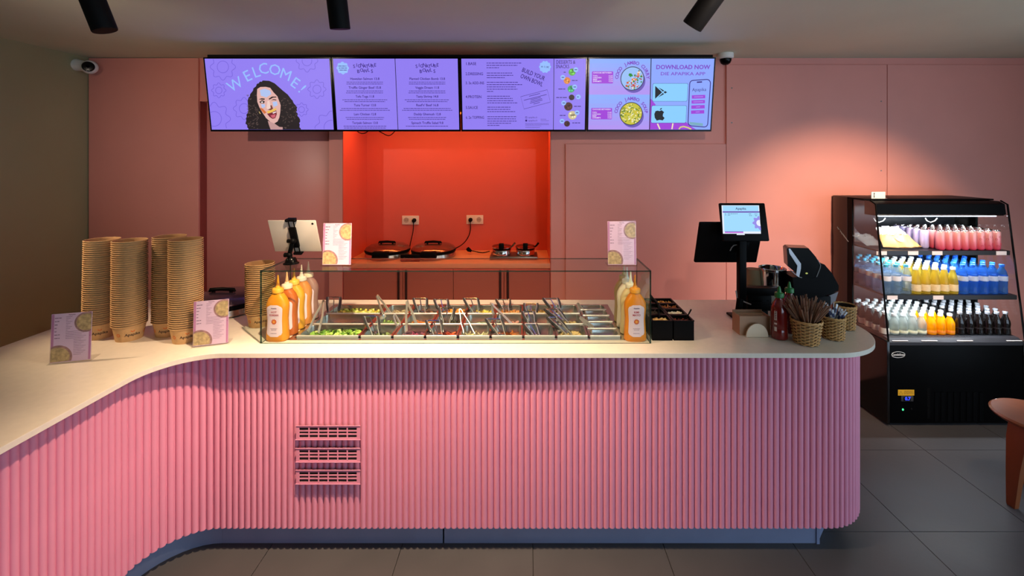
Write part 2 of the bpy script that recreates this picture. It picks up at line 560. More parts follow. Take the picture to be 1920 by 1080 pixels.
WARM = (1, .72, .46)
spot(*lamp_at(197, 58, 1.5), (.30, .12, -1), 9, 130, 'black cylinder ceiling spot at the far left, above the paper bowls', WARM, 1.)
spot(*lamp_at(638, 55, 1.62), (.04, .20, -1), 330, 106, 'black cylinder ceiling spot pointing straight down, middle of the three', WARM, 1.)
spot(*lamp_at(1297, 50, 1.5), (-.62, .62, -1), 80, 100, 'black cylinder ceiling spot tilted to the left, right of the screens middle', WARM, 1.)
spot(-3.05, 1.9, 2.36, (1.05, .36, -1.15), 95, 44, 'black cylinder ceiling spot out to the left of the bowls', WARM, 1.)
spot(2.58, 2.0, 2.36, (.0, 1.0, -.84), 165, 76, 'black cylinder ceiling spot aimed at the wall beside the drinks cooler', WARM, .8)
spot(-2.35, 1.0, 2.38, (.0, 1.0, -.17), 70, 68, 'added out-of-view fill spot brightening the left part of the pink wall', (1, .82, .66), 1.)  # unseen fill lamp, added to lift the left back wall
spot(.75, 1.0, 2.38, (.0, 1.0, -.17), 50, 68, 'added out-of-view fill spot brightening the pink wall right of the niche', (1, .82, .66), 1.)  # second unseen fill lamp, added to brighten the wall

# ------------------------------------------------------------------ counter
ZT, ZU, ZB = .99, .968, .124


def arc(cx, cy, r, a0, a1, n): return [(cx + r * math.cos(math.radians(a0 + (a1 - a0) * i / n)), cy + r * math.sin(math.radians(a0 + (a1 - a0) * i / n))) for i in range(n + 1)]


def body_path(off=0.):
    """plan of the counter face, offset into the counter by off"""
    p = [(-1.705 - off, .2)] + arc(-1.46, 1.90, .245 + off, 180, 90, 14) + arc(1.455, 2.43, .285 - off, -90, 0, 14) + [(1.74 - off, 2.84)]
    return p


def resample(path, step):
    out = []; acc = 0.; nxt = step / 2
    for (a, b) in zip(path, path[1:]):
        a, b = Vector(a), Vector(b); L = (b - a).length
        while nxt <= acc + L:
            q = a + (b - a) * ((nxt - acc) / L); out.append((q, (b - a).normalized())); nxt += step
        acc += L
    return out


counter = thing('service_counter', (0, 2.5, 0), 'pink fluted service counter with a curved corner and rounded end', 'counter')


def strip(path0, path1, z0, z1):
    n = len(path0); mb = MB()
    vs = [(*p, z0) for p in path0] + [(*p, z1) for p in path0] + [(*p, z1) for p in path1] + [(*p, z0) for p in path1]
    fs = []
    for i in range(n - 1):
        for k in range(4):
            l = (k + 1) % 4
            fs.append((k * n + i, k * n + i + 1, l * n + i + 1, l * n + i))
    fs += [(0, n, 2 * n, 3 * n), (n - 1, 4 * n - 1, 3 * n - 1, 2 * n - 1)]
    return mb.add(vs, fs)


strip(body_path(.010), body_path(.03), ZB, ZU).build('core_panel', FLUTE, counter)
PITCH = .0292
prof = [(-PITCH / 2, 0)] + [(-.0134 * math.cos(math.pi * i / 8), -.0115 * math.sin(math.pi * i / 8)) for i in range(9)] + [(PITCH / 2, 0)]
prof = [(x, y + .0115) for x, y in prof]
nP = len(prof)
fl = MB()
fl.add([(x, y, ZB) for x, y in prof] + [(x, y, ZU) for x, y in prof] + [(PITCH / 2, .0125, ZB), (-PITCH / 2, .0125, ZB)],
       [(i, i + 1, nP + i + 1, nP + i) for i in range(nP - 1)] + [tuple(range(nP - 1, -1, -1))])
flm = fl.mesh('flute', FLUTE, 50)
for q, t in resample(body_path(0), PITCH):
    o = obj('flute', flm, counter)
    o.location = (q.x, q.y - 2.5, 0)
    o.rotation_euler = (0, 0, math.atan2(t.y, t.x))
# plinth, in panels
yp = 2.21
pl = [(-1.77, .2)] + arc(-1.50, 1.94, .27, 180, 90, 10)
def plinth(pts):
    p1 = []
    for i, p in enumerate(pts):
        a = Vector(pts[max(i - 1, 0)]); b = Vector(pts[min(i + 1, len(pts) - 1)]); t = (b - a).normalized()
        p1.append((p[0] - t.y * .015, p[1] + t.x * .015))
    strip(pts, p1, 0, ZB).build('plinth_panel', PLINTH, counter)
plinth(pl)
plinth([(-1.499, yp), (PX(830, yp), yp)])
plinth([(PX(833, yp), yp), (1.434, yp)])
plinth([(1.437, yp), (1.60, 2.37)])
plinth([(1.60, 2.373), (1.64, 2.84)])
MB().box(PX(1530, yp), PX(1534, yp) + .004, yp - .006, yp + .006, 0, ZB).build('plinth_corner_strip', PLINTH, counter, smooth=0)
MB().box(-2.48, 1.70, 2.83, 2.845, .02, ZU).build('back_panel', PINKDOOR, counter, smooth=0)
MB().box(-2.48, -2.465, .2, 2.83, .02, ZU).build('back_panel', PINKDOOR, counter, smooth=0)
# three vent grilles
VD = mat('vent_dark', (18, 12, 14), .8)
for zc in (PZ(810, 2.135), PZ(852, 2.135), PZ(893, 2.135)):
    xa, xb, h = PX(556, 2.135), PX(676, 2.135), .033
    g = MB()
    ys, ye = 2.1295, 2.132
    nx, nz = 6, 3
    m = .016; cw = (xb - xa - 2 * m) / nx; chh = (2 * h - 2 * .0095) / nz
    g.box(xa, xb, ys, ye, zc + h - .0095, zc + h).box(xa, xb, ys, ye, zc - h, zc - h + .0095)
    g.box(xa, xa + m, ys, ye, zc - h + .0095, zc + h - .0095).box(xb - m, xb, ys, ye, zc - h + .0095, zc + h - .0095)
    for k in range(1, nx): g.box(xa + m + k * cw - .0028, xa + m + k * cw + .0028, ys, ye, zc - h + .0095, zc + h - .0095)
    for k in range(1, nz): g.box(xa + m, xb - m, ys + .001, ye, zc - h + .0095 + k * chh - .0032, zc - h + .0095 + k * chh + .0032)
    g.box(xa - .002, xb + .002, ys - .0025, ys, zc + h - .0012, zc + h + .0012).box(xa - .002, xb + .002, ys - .0025, ys, zc - h - .0012, zc - h + .0012)
    gv = g.build('vent_grille', FLUTE, counter, smooth=0)
    MB().box(xa + .004, xb - .004, ye + .0003, 2.1335, zc - h + .004, zc + h - .004).build('vent_backing', VD, gv, smooth=0)

WELL = (-1.185, .495, 2.246, 2.776)
outer = [(-2.53, .1), (-1.645, .1)] + arc(-1.405, 1.845, .24, 180, 90, 18) + arc(1.455, 2.43, .345, -90, 0, 20) + arc(1.62, 2.705, .18, 0, 90, 8) + [(-2.53, 2.885)]
bm = bmesh.new()
def loop(pts):
    vs = [bm.verts.new((x, y, ZT)) for x, y in pts]
    return [bm.edges.new((vs[i], vs[(i + 1) % len(vs)])) for i in range(len(vs))]
ed = loop(outer) + loop([(WELL[0], WELL[2]), (WELL[1], WELL[2]), (WELL[1], WELL[3]), (WELL[0], WELL[3])])
bmesh.ops.triangle_fill(bm, edges=ed, use_beauty=True)
ex = bmesh.ops.extrude_face_region(bm, geom=bm.faces[:])
for v in ex['geom']:
    if isinstance(v, bmesh.types.BMVert): v.co.z = ZU
bmesh.ops.recalc_face_normals(bm, faces=bm.faces[:])
me = bpy.data.meshes.new('worktop'); bm.to_mesh(me); bm.free()
me.materials.append(QUARTZ)
worktop = tag(obj('worktop', me), 'off-white stone worktop running over the pink counter', 'worktop')
bv = worktop.modifiers.new('bevel', 'BEVEL'); bv.width = .0025; bv.segments = 2; bv.limit_method = 'ANGLE'

# ------------------------------------------------------------------ menu screens
SY0, SY1 = 3.39, 3.31
SZ0, SZ1 = PZ(246.5, SY0), PZ(107.5, SY1)
SX0 = PX(380, SY1); SW = (PX(1343, SY1) - SX0) / 4
CORN = [((383, 615.6, 113.4), (395.5, 622.6, 241.8)), ((621.8, 855.4, 113.4), (629, 858, 241.8)),
        ((862, 1098, 113), (864, 1095, 243.6)), ((1104.6, 1341.6, 113), (1100.5, 1333, 243.8))]
SLAB = ['wide wall screen with WELCOME lettering, leftmost of the four menu screens', 'wall menu screen listing two columns of signature bowls',
        'wall menu screen showing the steps to build your own bowl', 'wall menu screen with curry and soup photos, rightmost of the four']
eyv = Vector((0, SY1 - SY0, SZ1 - SZ0)); SH = eyv.length; eyn = eyv.normalized()
exn = Vector((1, 0, 0)); nn = exn.cross(eyn)
PURP = glow('screen_purple', (146, 126, 242)); PURPD = glow('screen_purple_line', (112, 92, 214)); NAVY = glow('screen_navy_ink', (52, 28, 120))
LBLUE = glow('screen_light_blue', (150, 190, 255)); BLU2 = glow('screen_sky', (140, 166, 255)); VIO = glow('screen_violet', (158, 58, 214))
VIOT = glow('screen_violet_ink', (124, 66, 196)); LILAC = glow('screen_lilac', (172, 150, 244)); SWHITE = glow('screen_white', (236, 230, 255))
CYAN = glow('screen_cyan', (136, 204, 255)); SBLK = glow('screen_black', (8, 6, 14))
def sk(n, c): return glow('screen_' + n, c)
screens = []
rail = thing('screen_rail', ((SX0 + SX0 + 4 * SW) / 2, 3.36, SZ1), 'black mounting rail running above the four menu screens', 'rail')
MB().box(SX0 + .01, SX0 + 4 * SW - .01, 3.345, 3.40, SZ1 + .002, SZ1 + .028).build('rail_bar', BLACKM, rail, smooth=0)
for k in range(4):
    x = SX0 + SW * (k + .5)
    MB().box(x - .02, x + .02, 3.40, YW - .001, SZ1 + .0, SZ1 + .02).build('wall_arm', BLACKM, rail, smooth=0)
for k in range(4):
    x0, x1 = SX0 + k * SW, SX0 + (k + 1) * SW
    t = thing('menu_screen', ((x0 + x1) / 2, 3.44, SZ0), SLAB[k], 'screen', 'menu screens over the back wall')
    g = .0035
    o0 = Vector((x0 + g, SY0, SZ0))
    a = MB().add([o0 + exn * u * (SW - 2 * g) + eyn * (v * SH) - nn * w for w in (0, .045) for u, v in ((0, 0), (1, 0), (1, 1), (0, 1))],
                 [(0, 1, 2, 3), (7, 6, 5, 4), (0, 4, 5, 1), (1, 5, 6, 2), (2, 6, 7, 3), (3, 7, 4, 0)])
    a.build('housing', BLACKG, t, smooth=0)
    cxm = (x0 + x1) / 2
    MB().box(cxm - .12, cxm + .12, 3.44, YW - .001, SZ0 + .2, SZ0 + .26).box(cxm - .16, cxm + .16, YW - .012, YW - .001, SZ0 + .12, SZ0 + .38).build('wall_bracket', BLACKM, t, smooth=0)
    b = .010
    dw, dh = SW - 2 * g - 2 * b, SH - 2 * b - .004
    oo = o0 + exn * b + eyn * (b + .004)
    cv = Canvas(oo + nn * .0006, exn, eyn, t)
    cv.rect('display', PURP if k < 3 else BLU2, 0, 0, dw, dh, 0)
    (xa, xb, yt), (xc, xd, yb) = CORN[k]
    def q(x, y, xa=xa, xb=xb, yt=yt, xc=xc, xd=xd, yb=yb, dw=dw, dh=dh):
        v = (yb - y) / (yb - yt); l = xc + (xa - xc) * v; r = xd + (xb - xd) * v
        return ((x - l) / (r - l) * dw, v * dh)
    cv.q = q; cv.px = dw / (xb - xa)
    screens.append(cv)

# ------------------------------------------------------------------ what the screens show
def cr(ox, oy, sc): return lambda x, y: (ox + x / sc, oy + y / sc)     # a crop's own grid to frame pixels


def qpoly(cv, part, m, pts, layer=1): cv.poly(part, m, [cv.q(*p) for p in pts], layer)
def qtext(cv, part, m, body, x, y, s, **kw):
    if 'maxw' in kw: kw['maxw'] *= cv.px
    X, Y = cv.q(x, y); cv.text(part, m, body, X, Y, s * cv.px, **kw)
def qline(cv, part, m, pts, w, layer=1, closed=False): cv.line(part, m, [cv.q(*p) for p in pts], w * cv.px, layer, closed)
def qwords(cv, part, m, x0, x1, y, h, seed, layer=2):
    a, b = cv.q(x0, y), cv.q(x1, y); cv.words(part, m, a[0], b[0], a[1], h * cv.px, layer, seed)
def qdisc(cv, part, m, x, y, r, **kw):
    X, Y = cv.q(x, y); cv.disc(part, m, X, Y, r * cv.px, **kw)


# --- screen one: WELCOME! and a portrait photo
cv = screens[0]
def flower(cx, cy, r, ph=0.):
    for (rr, lobes, amp) in ((r, 8, .13), (r * .5, 0, 0)):
        run = []; pn = 'flower_outline#%d' % cx
        for i in range(97):
            a = 2 * math.pi * i / 96
            k = rr * (1 + amp * math.cos(lobes * a + ph))
            x, y = cv.q(cx + k * math.cos(a), cy + k * math.sin(a))
            if .003 < x < dw - .003 and .003 < y < dh - .003: run.append((x, y))
            else:
                if len(run) > 2: cv.line(pn, PURPD, run, .9 * cv.px, 1)
                run = []
        if len(run) > 2: cv.line(pn, PURPD, run, .9 * cv.px, 1)
for a in ((417, 128, 21), (574, 117, 18), (409, 170, 12), (456, 203, 18), (592, 168, 15), (563, 205, 11), (400, 222, 27), (618, 238, 27)): flower(*a)
for ch, x, y, r in (('W', 440, 160, 28), ('E', 463, 145, 24), ('L', 479, 138, 16), ('C', 493, 132, 8), ('O', 514, 134, -6), ('M', 534, 142.5, -22), ('E', 551, 157, -38), ('!', 564, 168, -50)):
    qtext(cv, 'welcome_lettering', LBLUE, ch, x, y, 28.5, rot=math.radians(r), layer=2, bold=.0)
c7 = cr(440, 140, 9.82)
HAIR, HAIR2, SKIN = sk('hair', (30, 22, 26)), sk('hair_shine', (92, 74, 70)), sk('skin', (226, 176, 168))
base = [(500, 120), (620, 125), (720, 170), (790, 230), (870, 300), (960, 370), (1020, 450), (1080, 540), (1130, 600), (1105, 680), (1160, 780), (1180, 860), (1170, 930),
        (1195, 998), (232, 998), (215, 930), (182, 900), (190, 800), (222, 700), (230, 600), (242, 420), (280, 350), (330, 260), (390, 190), (440, 150)]
rr = random.Random(3); hp = []
for i, p in enumerate(base):
    a, b = Vector(p), Vector(base[(i + 1) % len(base)])
    hp.append(p)
    if i != 13 and i > 5:
        nrm = Vector((-(b - a).y, (b - a).x)).normalized()
        for s_ in (.33, .66): hp.append(tuple(a + (b - a) * s_ + nrm * rr.uniform(-16, 16)))
# hair outlines are concave, so fan them from the middle
def fan(cv, part, m, pts, mid, layer):
    P2 = [cv.q(*c7(*p)) for p in pts]; c = cv.q(*c7(*mid)); n = len(P2)
    cv.put(part, m, P2 + [c], [(i, (i + 1) % n, n) for i in range(n)], layer)
fan(cv, 'portrait', HAIR, hp, (640, 640), 2)
def fp(m, pts, layer): cv.poly('portrait', m, [cv.q(*c7(*p)) for p in pts][::-1], layer)
for i in range(110):
    x = rr.choice((rr.uniform(230, 420), rr.uniform(820, 1130))); y = rr.uniform(360, 970)
    if x > 820 and y < 300 + (x - 820) * 1.0: continue
    a = rr.uniform(.4, 2.4); L = rr.uniform(18, 42)
    pts = [(x + L * math.cos(a + k * .5) * k / 3, y + L * math.sin(a + k * .5) * k / 3) for k in range(4)]
    cv.line('portrait', HAIR2, [cv.q(*c7(*p)) for p in pts], .9 * cv.px, 3)
fp(sk('neck', (196, 150, 148)), [(590, 840), (700, 880), (800, 950), (862, 955), (862, 998), (640, 998), (605, 900)], 3)
fan(cv, 'portrait', SKIN, [(395, 380), (402, 270), (460, 235), (560, 232), (640, 250), (700, 330), (770, 400), (800, 480), (828, 560), (820, 680), (802, 780), (770, 850), (710, 887),
    (640, 860), (560, 790), (500, 700), (440, 600), (402, 500)], (610, 560), 4)
fp(sk('paint_blue', (176, 196, 240)), [(450, 290), (540, 265), (640, 300), (660, 360), (570, 420), (470, 390)], 5)
fp(sk('paint_blue', (0, 0, 0)), [(470, 540), (540, 540), (545, 590), (490, 610)], 5)
fp(sk('paint_blue', (0, 0, 0)), [(680, 500), (760, 490), (775, 560), (700, 590)], 5)
fp(sk('paint_orange', (214, 112, 60)), [(445, 600), (500, 620), (570, 690), (530, 715), (480, 660)], 5)
fp(sk('nose', (240, 206, 196)), [(590, 480), (625, 480), (650, 610), (600, 640), (570, 610)], 5)
fp(sk('nose_shadow', (120, 62, 50)), [(640, 560), (665, 560), (690, 620), (650, 650), (590, 640), (645, 615)], 5)
fp(sk('paint_yellow', (238, 190, 84)), [(570, 670), (640, 650), (745, 610), (755, 640), (680, 680), (600, 710)], 6)
fp(sk('mouth', (120, 30, 50)), [(580, 712), (660, 690), (748, 650), (758, 720), (730, 790), (680, 805), (625, 770)], 6)
fp(sk('teeth', (240, 220, 220)), [(680, 690), (745, 668), (745, 690), (690, 712)], 7)
fp(sk('tongue', (206, 96, 112)), [(640, 745), (735, 715), (728, 775), (680, 790)], 7)
fp(HAIR, [(425, 455), (480, 435), (540, 440), (535, 462), (470, 458)], 6)
fp(HAIR, [(610, 445), (670, 405), (750, 405), (755, 420), (690, 425), (625, 460)], 6)
fp(HAIR, [(440, 500), (490, 468), (540, 490), (525, 525), (465, 525)], 6)
fp(sk('teeth', (0, 0, 0)), [(470, 498), (500, 488), (510, 512), (480, 520)], 7)
fp(HAIR, [(650, 470), (700, 450), (752, 458), (750, 472), (700, 466)], 6)
fp(sk('earring', (220, 190, 120)), [(425, 670), (440, 675), (462, 710), (450, 716)], 4)
cv.done()

# --- screen two: signature bowls
cv = screens[1]
cv.rect('divider', SBLK, cv.q(739.5, 150)[0] - .0022, 0, cv.q(739.5, 150)[0] + .0022, dh, 1)
qdisc(cv, 'badge', LBLUE, 640, 130, 11, layer=1, lobes=8, amp=.08)
for i, y in enumerate((126.5, 130, 133.5)): qwords(cv, 'badge_print', NAVY, 632 + i, 647 + i, y, 1.1, i)
def jumble(cx, y, word, step, s):
    for i, ch in enumerate(word):
        qtext(cv, 'title', NAVY, ch, cx + (i - (len(word) - 1) / 2) * step, y + (1.2, -.9, .6, -1.2, .9)[i % 5], s, rot=math.radians((5, -3, 6, -4, 2)[i % 5]), bold=.01)
L2 = [['Hawaiian Salmon 13.8', 'Truffle Ginger Beef 15.8', 'Tofu Toga 11.8', 'Tuna Turner 13.8', 'Lam Chicken 12.8', 'Teriyaki Salmon 13.8'],
      ['Planted Chicken Bomb 13.8', 'Veggie Dream 11.8', 'Tasty Shrimp 14.8', "Reef'n' Beef 16.8", 'Daddy Ghemush 12.8', 'Spinach Truffle Salad 9.8']]
W2 = [[55, 61, 35, 42, 42, 49], [67, 45, 42, 42, 51, 61]]
for c, cx in enumerate((681, 798)):
    jumble(cx, 126, 'SIGNATURE', 4.9, 8.8); jumble(cx + 1, 135, 'BOWLS', 6.4, 9)
    for r, y in enumerate((149.3, 165.2, 181.2, 197, 213.5, 229.5)):
        qtext(cv, 'dish_names', NAVY, L2[c][r], cx + .2, y, 6.2, maxw=W2[c][r], bold=.014)
        for k in range(1 if (c, r) == (1, 5) else 2):
            w = (37, 34, 45, 44, 39, 40)[r] - k * (r % 3) * 2 + (k * 3 if r % 2 else -3)
            qwords(cv, 'dish_details', NAVY, cx - w, cx + w, y + 5.9 + k * 3.4, 1.0, r * 7 + c * 50 + k)
cv.done()

# --- screen three: build your own bowl, desserts
cv = screens[2]
c3 = cr(860, 105, 7.45)
for body, y, w in (('1.BASE', 122.2, 19), ('2.DRESSING', 140.6, 33), ('3. 3x ADD-INS', 157.3, 35), ('4.PROTEIN', 182.6, 30), ('5.SAUCE', 202.6, 23), ('6. 2x TOPPING', 221, 35)):
    qtext(cv, 'step_names', NAVY, body, 869.8, y, 7.4, align='LEFT', maxw=w, bold=.01)
DET = [(118, 370, 860), (149, 370, 805), (181, 370, 545), (253, 372, 730), (284, 372, 745), (315, 372, 625), (379, 372, 810), (410, 372, 870), (441, 374, 780), (472, 374, 805), (503, 374, 470),
       (568, 376, 710), (599, 376, 735), (630, 378, 750), (661, 378, 800), (720, 378, 705), (750, 378, 700), (781, 378, 780), (852, 378, 800), (882, 378, 780), (913, 378, 795), (943, 378, 725), (973, 378, 555)]
for i, (y, a, b) in enumerate(DET):
    p0, p1 = c3(a, y), c3(b, y); qwords(cv, 'step_details', NAVY, p0[0], p1[0], p0[1], 1.15, i + 100)
for body, x, y, w in (('BUILD YOUR', 1030, 270, 46), ('OWN BOWL', 1005, 352, 45)):
    X, Y = c3(x, y); qtext(cv, 'title', NAVY, body, X, Y, 11.5, rot=math.radians(-22), maxw=w, bold=.012)
X, Y = c3(1195, 170); qdisc(cv, 'badge', LBLUE, X, Y, 10.8, layer=1, lobes=10, amp=.07)
qtext(cv, 'badge_print', NAVY, 'ab 11.8€', X, Y, 5, maxw=15, rot=-.12)
st = [c3(*p) for p in ((850, 575), (1225, 480), (1268, 650), (895, 745))]
qline(cv, 'stamp_frame', PURPD if False else NAVY, st, .7, 1, True)
for i, (xm, ym, w) in enumerate(((1045, 550, 160), (1055, 585, 335), (1060, 602, 150), (1070, 622, 170), (1068, 643, 185), (1075, 665, 95))):
    X, Y = c3(xm, ym); a, b = cv.q(X, Y); hw = w / 7.45 / 2 * cv.px; ca, sa = math.cos(.25), math.sin(.25)
    cv.line('stamp_print', NAVY, [(a - hw * ca, b - hw * sa), (a + hw * ca, b + hw * sa)], .9 * cv.px, 2)
for y in (862, 906):
    X, Y = c3(1020, y); qtext(cv, 'social_lines', NAVY, 'apapika.ch', X, Y, 4.4, maxw=17)
    X, Y = c3(926, y); a, b = cv.q(X, Y); cv.rrect('social_icons', NAVY, a - 1.8 * cv.px, b - 1.8 * cv.px, a + 1.8 * cv.px, b + 1.8 * cv.px, .8 * cv.px, 1)
    if y == 862: cv.rrect('social_icons', PURP, a - 1.2 * cv.px, b - 1.2 * cv.px, a + 1.2 * cv.px, b + 1.2 * cv.px, .5 * cv.px, 2)
for i, (y, a, b) in enumerate(((888, 1130, 1210), (908, 1130, 1245), (946, 912, 1245), (963, 912, 1250), (980, 912, 1140), (1005, 915, 1115))):
    p0, p1 = c3(a, y), c3(b, y); qwords(cv, 'small_print', NAVY, p0[0], p1[0], p0[1], .6, i + 300)
xd = cv.q(1036.5, 180)[0]
cv.rect('divider', SBLK, xd - .002, 0, xd + .002, dh, 1)
c4 = cr(1030, 105, 7.45)
for body, x, y, w in (('DESSERTS &', 220, 107, 36), ('SNACKS', 175, 166, 25)):
    X, Y = c4(x, y); qtext(cv, 'title', NAVY, body, X, Y, 9.5, maxw=w, bold=.008)
SN = [(310, 240, 50, (96, 168, 70), (205, 242, 30), (362, 208)), (238, 355, 48, (222, 132, 70), (345, 354, 80), (178, 312)), (295, 470, 50, (70, 160, 110), (165, 470, 100), (345, 442)),
      (302, 585, 40, (60, 46, 48), (162, 587, 155), (395, 578)), (255, 710, 60, (84, 52, 54), (390, 708, 110), (190, 662)), (312, 832, 62, (206, 190, 150), (177, 834, 85), (378, 796)), (235, 950, 42, (70, 44, 46), (365, 938, 110), (165, 914))]
for i, (x, y, r, col, (tx, ty, tw), (bx, by)) in enumerate(SN):
    X, Y = c4(x, y); m = sk('snack_%d' % i, col)
    qdisc(cv, 'snack_photo#%d' % i, m, X, Y, r / 7.45, layer=1)
    for j in range(7):
        rj = random.Random(i * 10 + j); a = rj.uniform(0, 6.28); d = rj.uniform(.1, .65) * r / 7.45
        qdisc(cv, 'snack_photo#%d' % i, sk('snack_%d_%d' % (i, j % 2), tuple(min(255, int(v * (1.35 if j % 2 else .7))) for v in col)), X + d * math.cos(a), Y + d * math.sin(a), r / 7.45 * rj.uniform(.16, .3), layer=2, n=9)
    X, Y = c4(bx, by); qdisc(cv, 'price_bubble#%d' % i, LBLUE, X, Y, 4.6, layer=3, n=16)
    qwords(cv, 'price_print', NAVY, X - 2.3, X + 2.5, Y, 1.4, i + 40, 4)
    p0, p1 = c4(tx - tw / 2, ty), c4(tx + tw / 2, ty); qwords(cv, 'snack_names', NAVY, p0[0], p1[0], p0[1], 1.4, i + 60)
cv.done()

# --- screen four: curry, soup, app download
cv = screens[3]
c5 = cr(1098, 105, 7.449); c6 = cr(1215, 105, 7.452)
xm = 1219.5
for (ya, yb) in ((113, 178.5), (178.5, 243.8)):
    for k in range(8):
        f0, f1 = k / 8, (k + 1) / 8
        col = tuple(int(a + (b - a) * (k / 7)) for a, b in zip((138, 172, 252), (176, 146, 240)))
        y0, y1 = ya + (yb - ya) * f0, ya + (yb - ya) * f1
        qpoly(cv, 'dish_backdrop', sk('backdrop_%d' % k, col), [(1104.4 - (y1 - 113) * .03, y1), (1221 - (y1 - 113) * .025, y1), (1221 - (y0 - 113) * .025, y0), (1104.4 - (y0 - 113) * .03, y0)], 1)
for (bx, by, br, body, a0, a1, rt, box, names, seed) in ((650, 328, 163, 'COCO JAMBO CURRY', 176, 4, 29.5, (80, 375, 230, 395), 0, 1), (628, 812, 160, 'COCO JAMBO SOUP', 172, 7, 29, (65, 355, 732, 890), 1, 2)):
    X, Y = c5(bx, by)
    qdisc(cv, 'dish_photo#%d' % seed, sk('bowl_shadow', (104, 84, 178)), X + 3, Y + 5, br / 7.45, layer=2, n=36)
    qdisc(cv, 'dish_photo#%d' % seed, sk('bowl_rim', (40, 36, 60)), X, Y, br / 7.45 + .8, layer=3, n=40)
    qdisc(cv, 'dish_photo#%d' % seed, sk('rice', (150, 190, 245)) if seed == 1 else sk('soup', (196, 190, 50)), X, Y, br / 7.45 - .6, layer=4, n=40)
    rj = random.Random(seed)
    cols = [(206, 90, 50), (226, 140, 84), (190, 50, 40), (240, 214, 190), (60, 130, 50)] if seed == 1 else [(120, 140, 30), (226, 216, 120), (236, 232, 190), (84, 116, 30), (214, 190, 40)]
    for j in range(120):
        a = rj.uniform(0, 6.28); d = math.sqrt(rj.random()) * (br / 7.45 - 2.6); dx, dy = d * math.cos(a), d * math.sin(a)
        if seed == 1 and dx - dy * -1.0 < -2: continue
        c_ = cols[rj.randrange(5)]
        qdisc(cv, 'dish_photo#%d' % seed, sk('food_%d%d%d' % c_, c_), X + dx, Y + dy, rj.uniform(.8, 2.3), layer=5 + j % 4, n=7)
    if seed == 1:
        for j in range(9): qdisc(cv, 'dish_photo#%d' % seed, sk('herb', (50, 140, 50)), X - 3 + rj.uniform(-3.5, 3.5), Y - 5 + rj.uniform(-3, 3), 1.8, layer=9, n=7)
    a, b = cv.q(X, Y)
    cv.arc_text('dish_title', VIOT, body, a, b, rt * cv.px, a0, a1, 8.8 * cv.px, 5, .03)
    x0, y1 = cv.q(*c5(box[0], box[2])); x1, y0 = cv.q(*c5(box[1], box[3]))
    cv.rrect('price_box#%d' % seed, VIO, x0, y0, x1, y1, .006, 2)
    qtext(cv, 'price_box_print', SWHITE, 'CHOOSE BETWEEN', (c5(box[0], 0)[0] + c5(box[1], 0)[0]) / 2, c5(0, box[2] + 20)[1], 3.6, maxw=35, layer=4, bold=.01)
    for i, nm in enumerate(('TOFU', 'CHICKEN', 'BEEF', 'SHRIMPS')):
        yy = c5(0, box[2] + 62 + i * 25)[1]; xx = c5(box[0] + 12, 0)[0]
        qtext(cv, 'price_box_print', SWHITE, nm, xx, yy, 3.6, maxw=(9, 16, 8, 16)[i], align='LEFT', layer=4, bold=.01)
        qtext(cv, 'price_box_print', SWHITE, '12.8', c5(box[1] - 35, 0)[0], yy, 3.6, maxw=7, layer=4, bold=.01)
xq = cv.q(1220, 113)[0]
qline(cv, 'divider', SBLK, [(1221.3, 113), (1217.2, 243.6)], 1.6, 3)
qtext(cv, 'download_lettering', VIOT, 'DOWNLOAD NOW', *c6(498, 175), 11, maxw=103, bold=.03)
qtext(cv, 'download_lettering', VIOT, 'DIE APAPIKA APP', *c6(495, 265), 8.6, maxw=85, bold=.012)
qpoly(cv, 'violet_swash', VIO, [c6(*p) for p in ((22, 1032), (35, 600), (110, 690), (60, 720), (45, 940), (540, 930), (600, 985), (680, 1032))][::-1], 2)
SWASH = sk('cream_swash', (240, 226, 190)); SWY = sk('yellow_swash', (214, 206, 120))
qline(cv, 'swash_lines', SWASH, [c6(*p) for p in ((130, 950), (165, 1028))], 2.6, 3)
qline(cv, 'swash_lines', SWASH, [c6(*p) for p in ((350, 945), (335, 1028))], 2.6, 3)
qline(cv, 'swash_lines', SWY, [c6(*p) for p in ((435, 1028), (455, 1000), (500, 990), (560, 1005), (610, 1028))], 2.6, 3)
for (x0, x1, y0, y1) in ((68, 555, 392, 642), (48, 535, 697, 942)):
    a, d = cv.q(*c6(x0, y0)); b, c = cv.q(*c6(x1, y1))
    cv.rrect('store_badge#%d' % x0, NAVY, a, c, b, d, .011, 3)
    cv.rrect('store_badge#%d' % x0, CYAN, a + .002, c + .002, b - .002, d - .002, .010, 4)
qpoly(cv, 'play_icon', SBLK, [c6(*p) for p in ((102, 425), (272, 515), (98, 610))][::-1], 5)
qline(cv, 'play_icon', CYAN, [c6(*p) for p in ((104, 420), (250, 552))], 1.9, 6)
qline(cv, 'play_icon', CYAN, [c6(*p) for p in ((100, 612), (250, 480))], 1.9, 6)
fan_pts = [(160, 775), (190, 762), (225, 790), (210, 815), (206, 845), (232, 872), (205, 905), (160, 897), (120, 908), (92, 868), (86, 815), (105, 775), (135, 768)]
P2 = [cv.q(*c6(*p)) for p in fan_pts]; cc = cv.q(*c6(155, 835))
cv.put('fruit_icon', SBLK, P2 + [cc], [(i, (i + 1) % len(P2), len(P2)) for i in range(len(P2))], 5)
qpoly(cv, 'fruit_icon', SBLK, [c6(*p) for p in ((163, 762), (172, 740), (195, 730), (192, 748))][::-1], 5)
ph = []
for (cx, cy, a) in ((640, 405, 180), (835, 392, 270), (795, 945, 0), (615, 930, 90)):
    for k in range(5):
        t = math.radians(a + 22.5 * k); ph.append(c6(cx + 50 * math.cos(t), cy + 52 * math.sin(t)))
qpoly(cv, 'phone_picture', BLU2, ph[::-1], 3)
qline(cv, 'phone_picture', NAVY, ph, 1.7, 4, True)
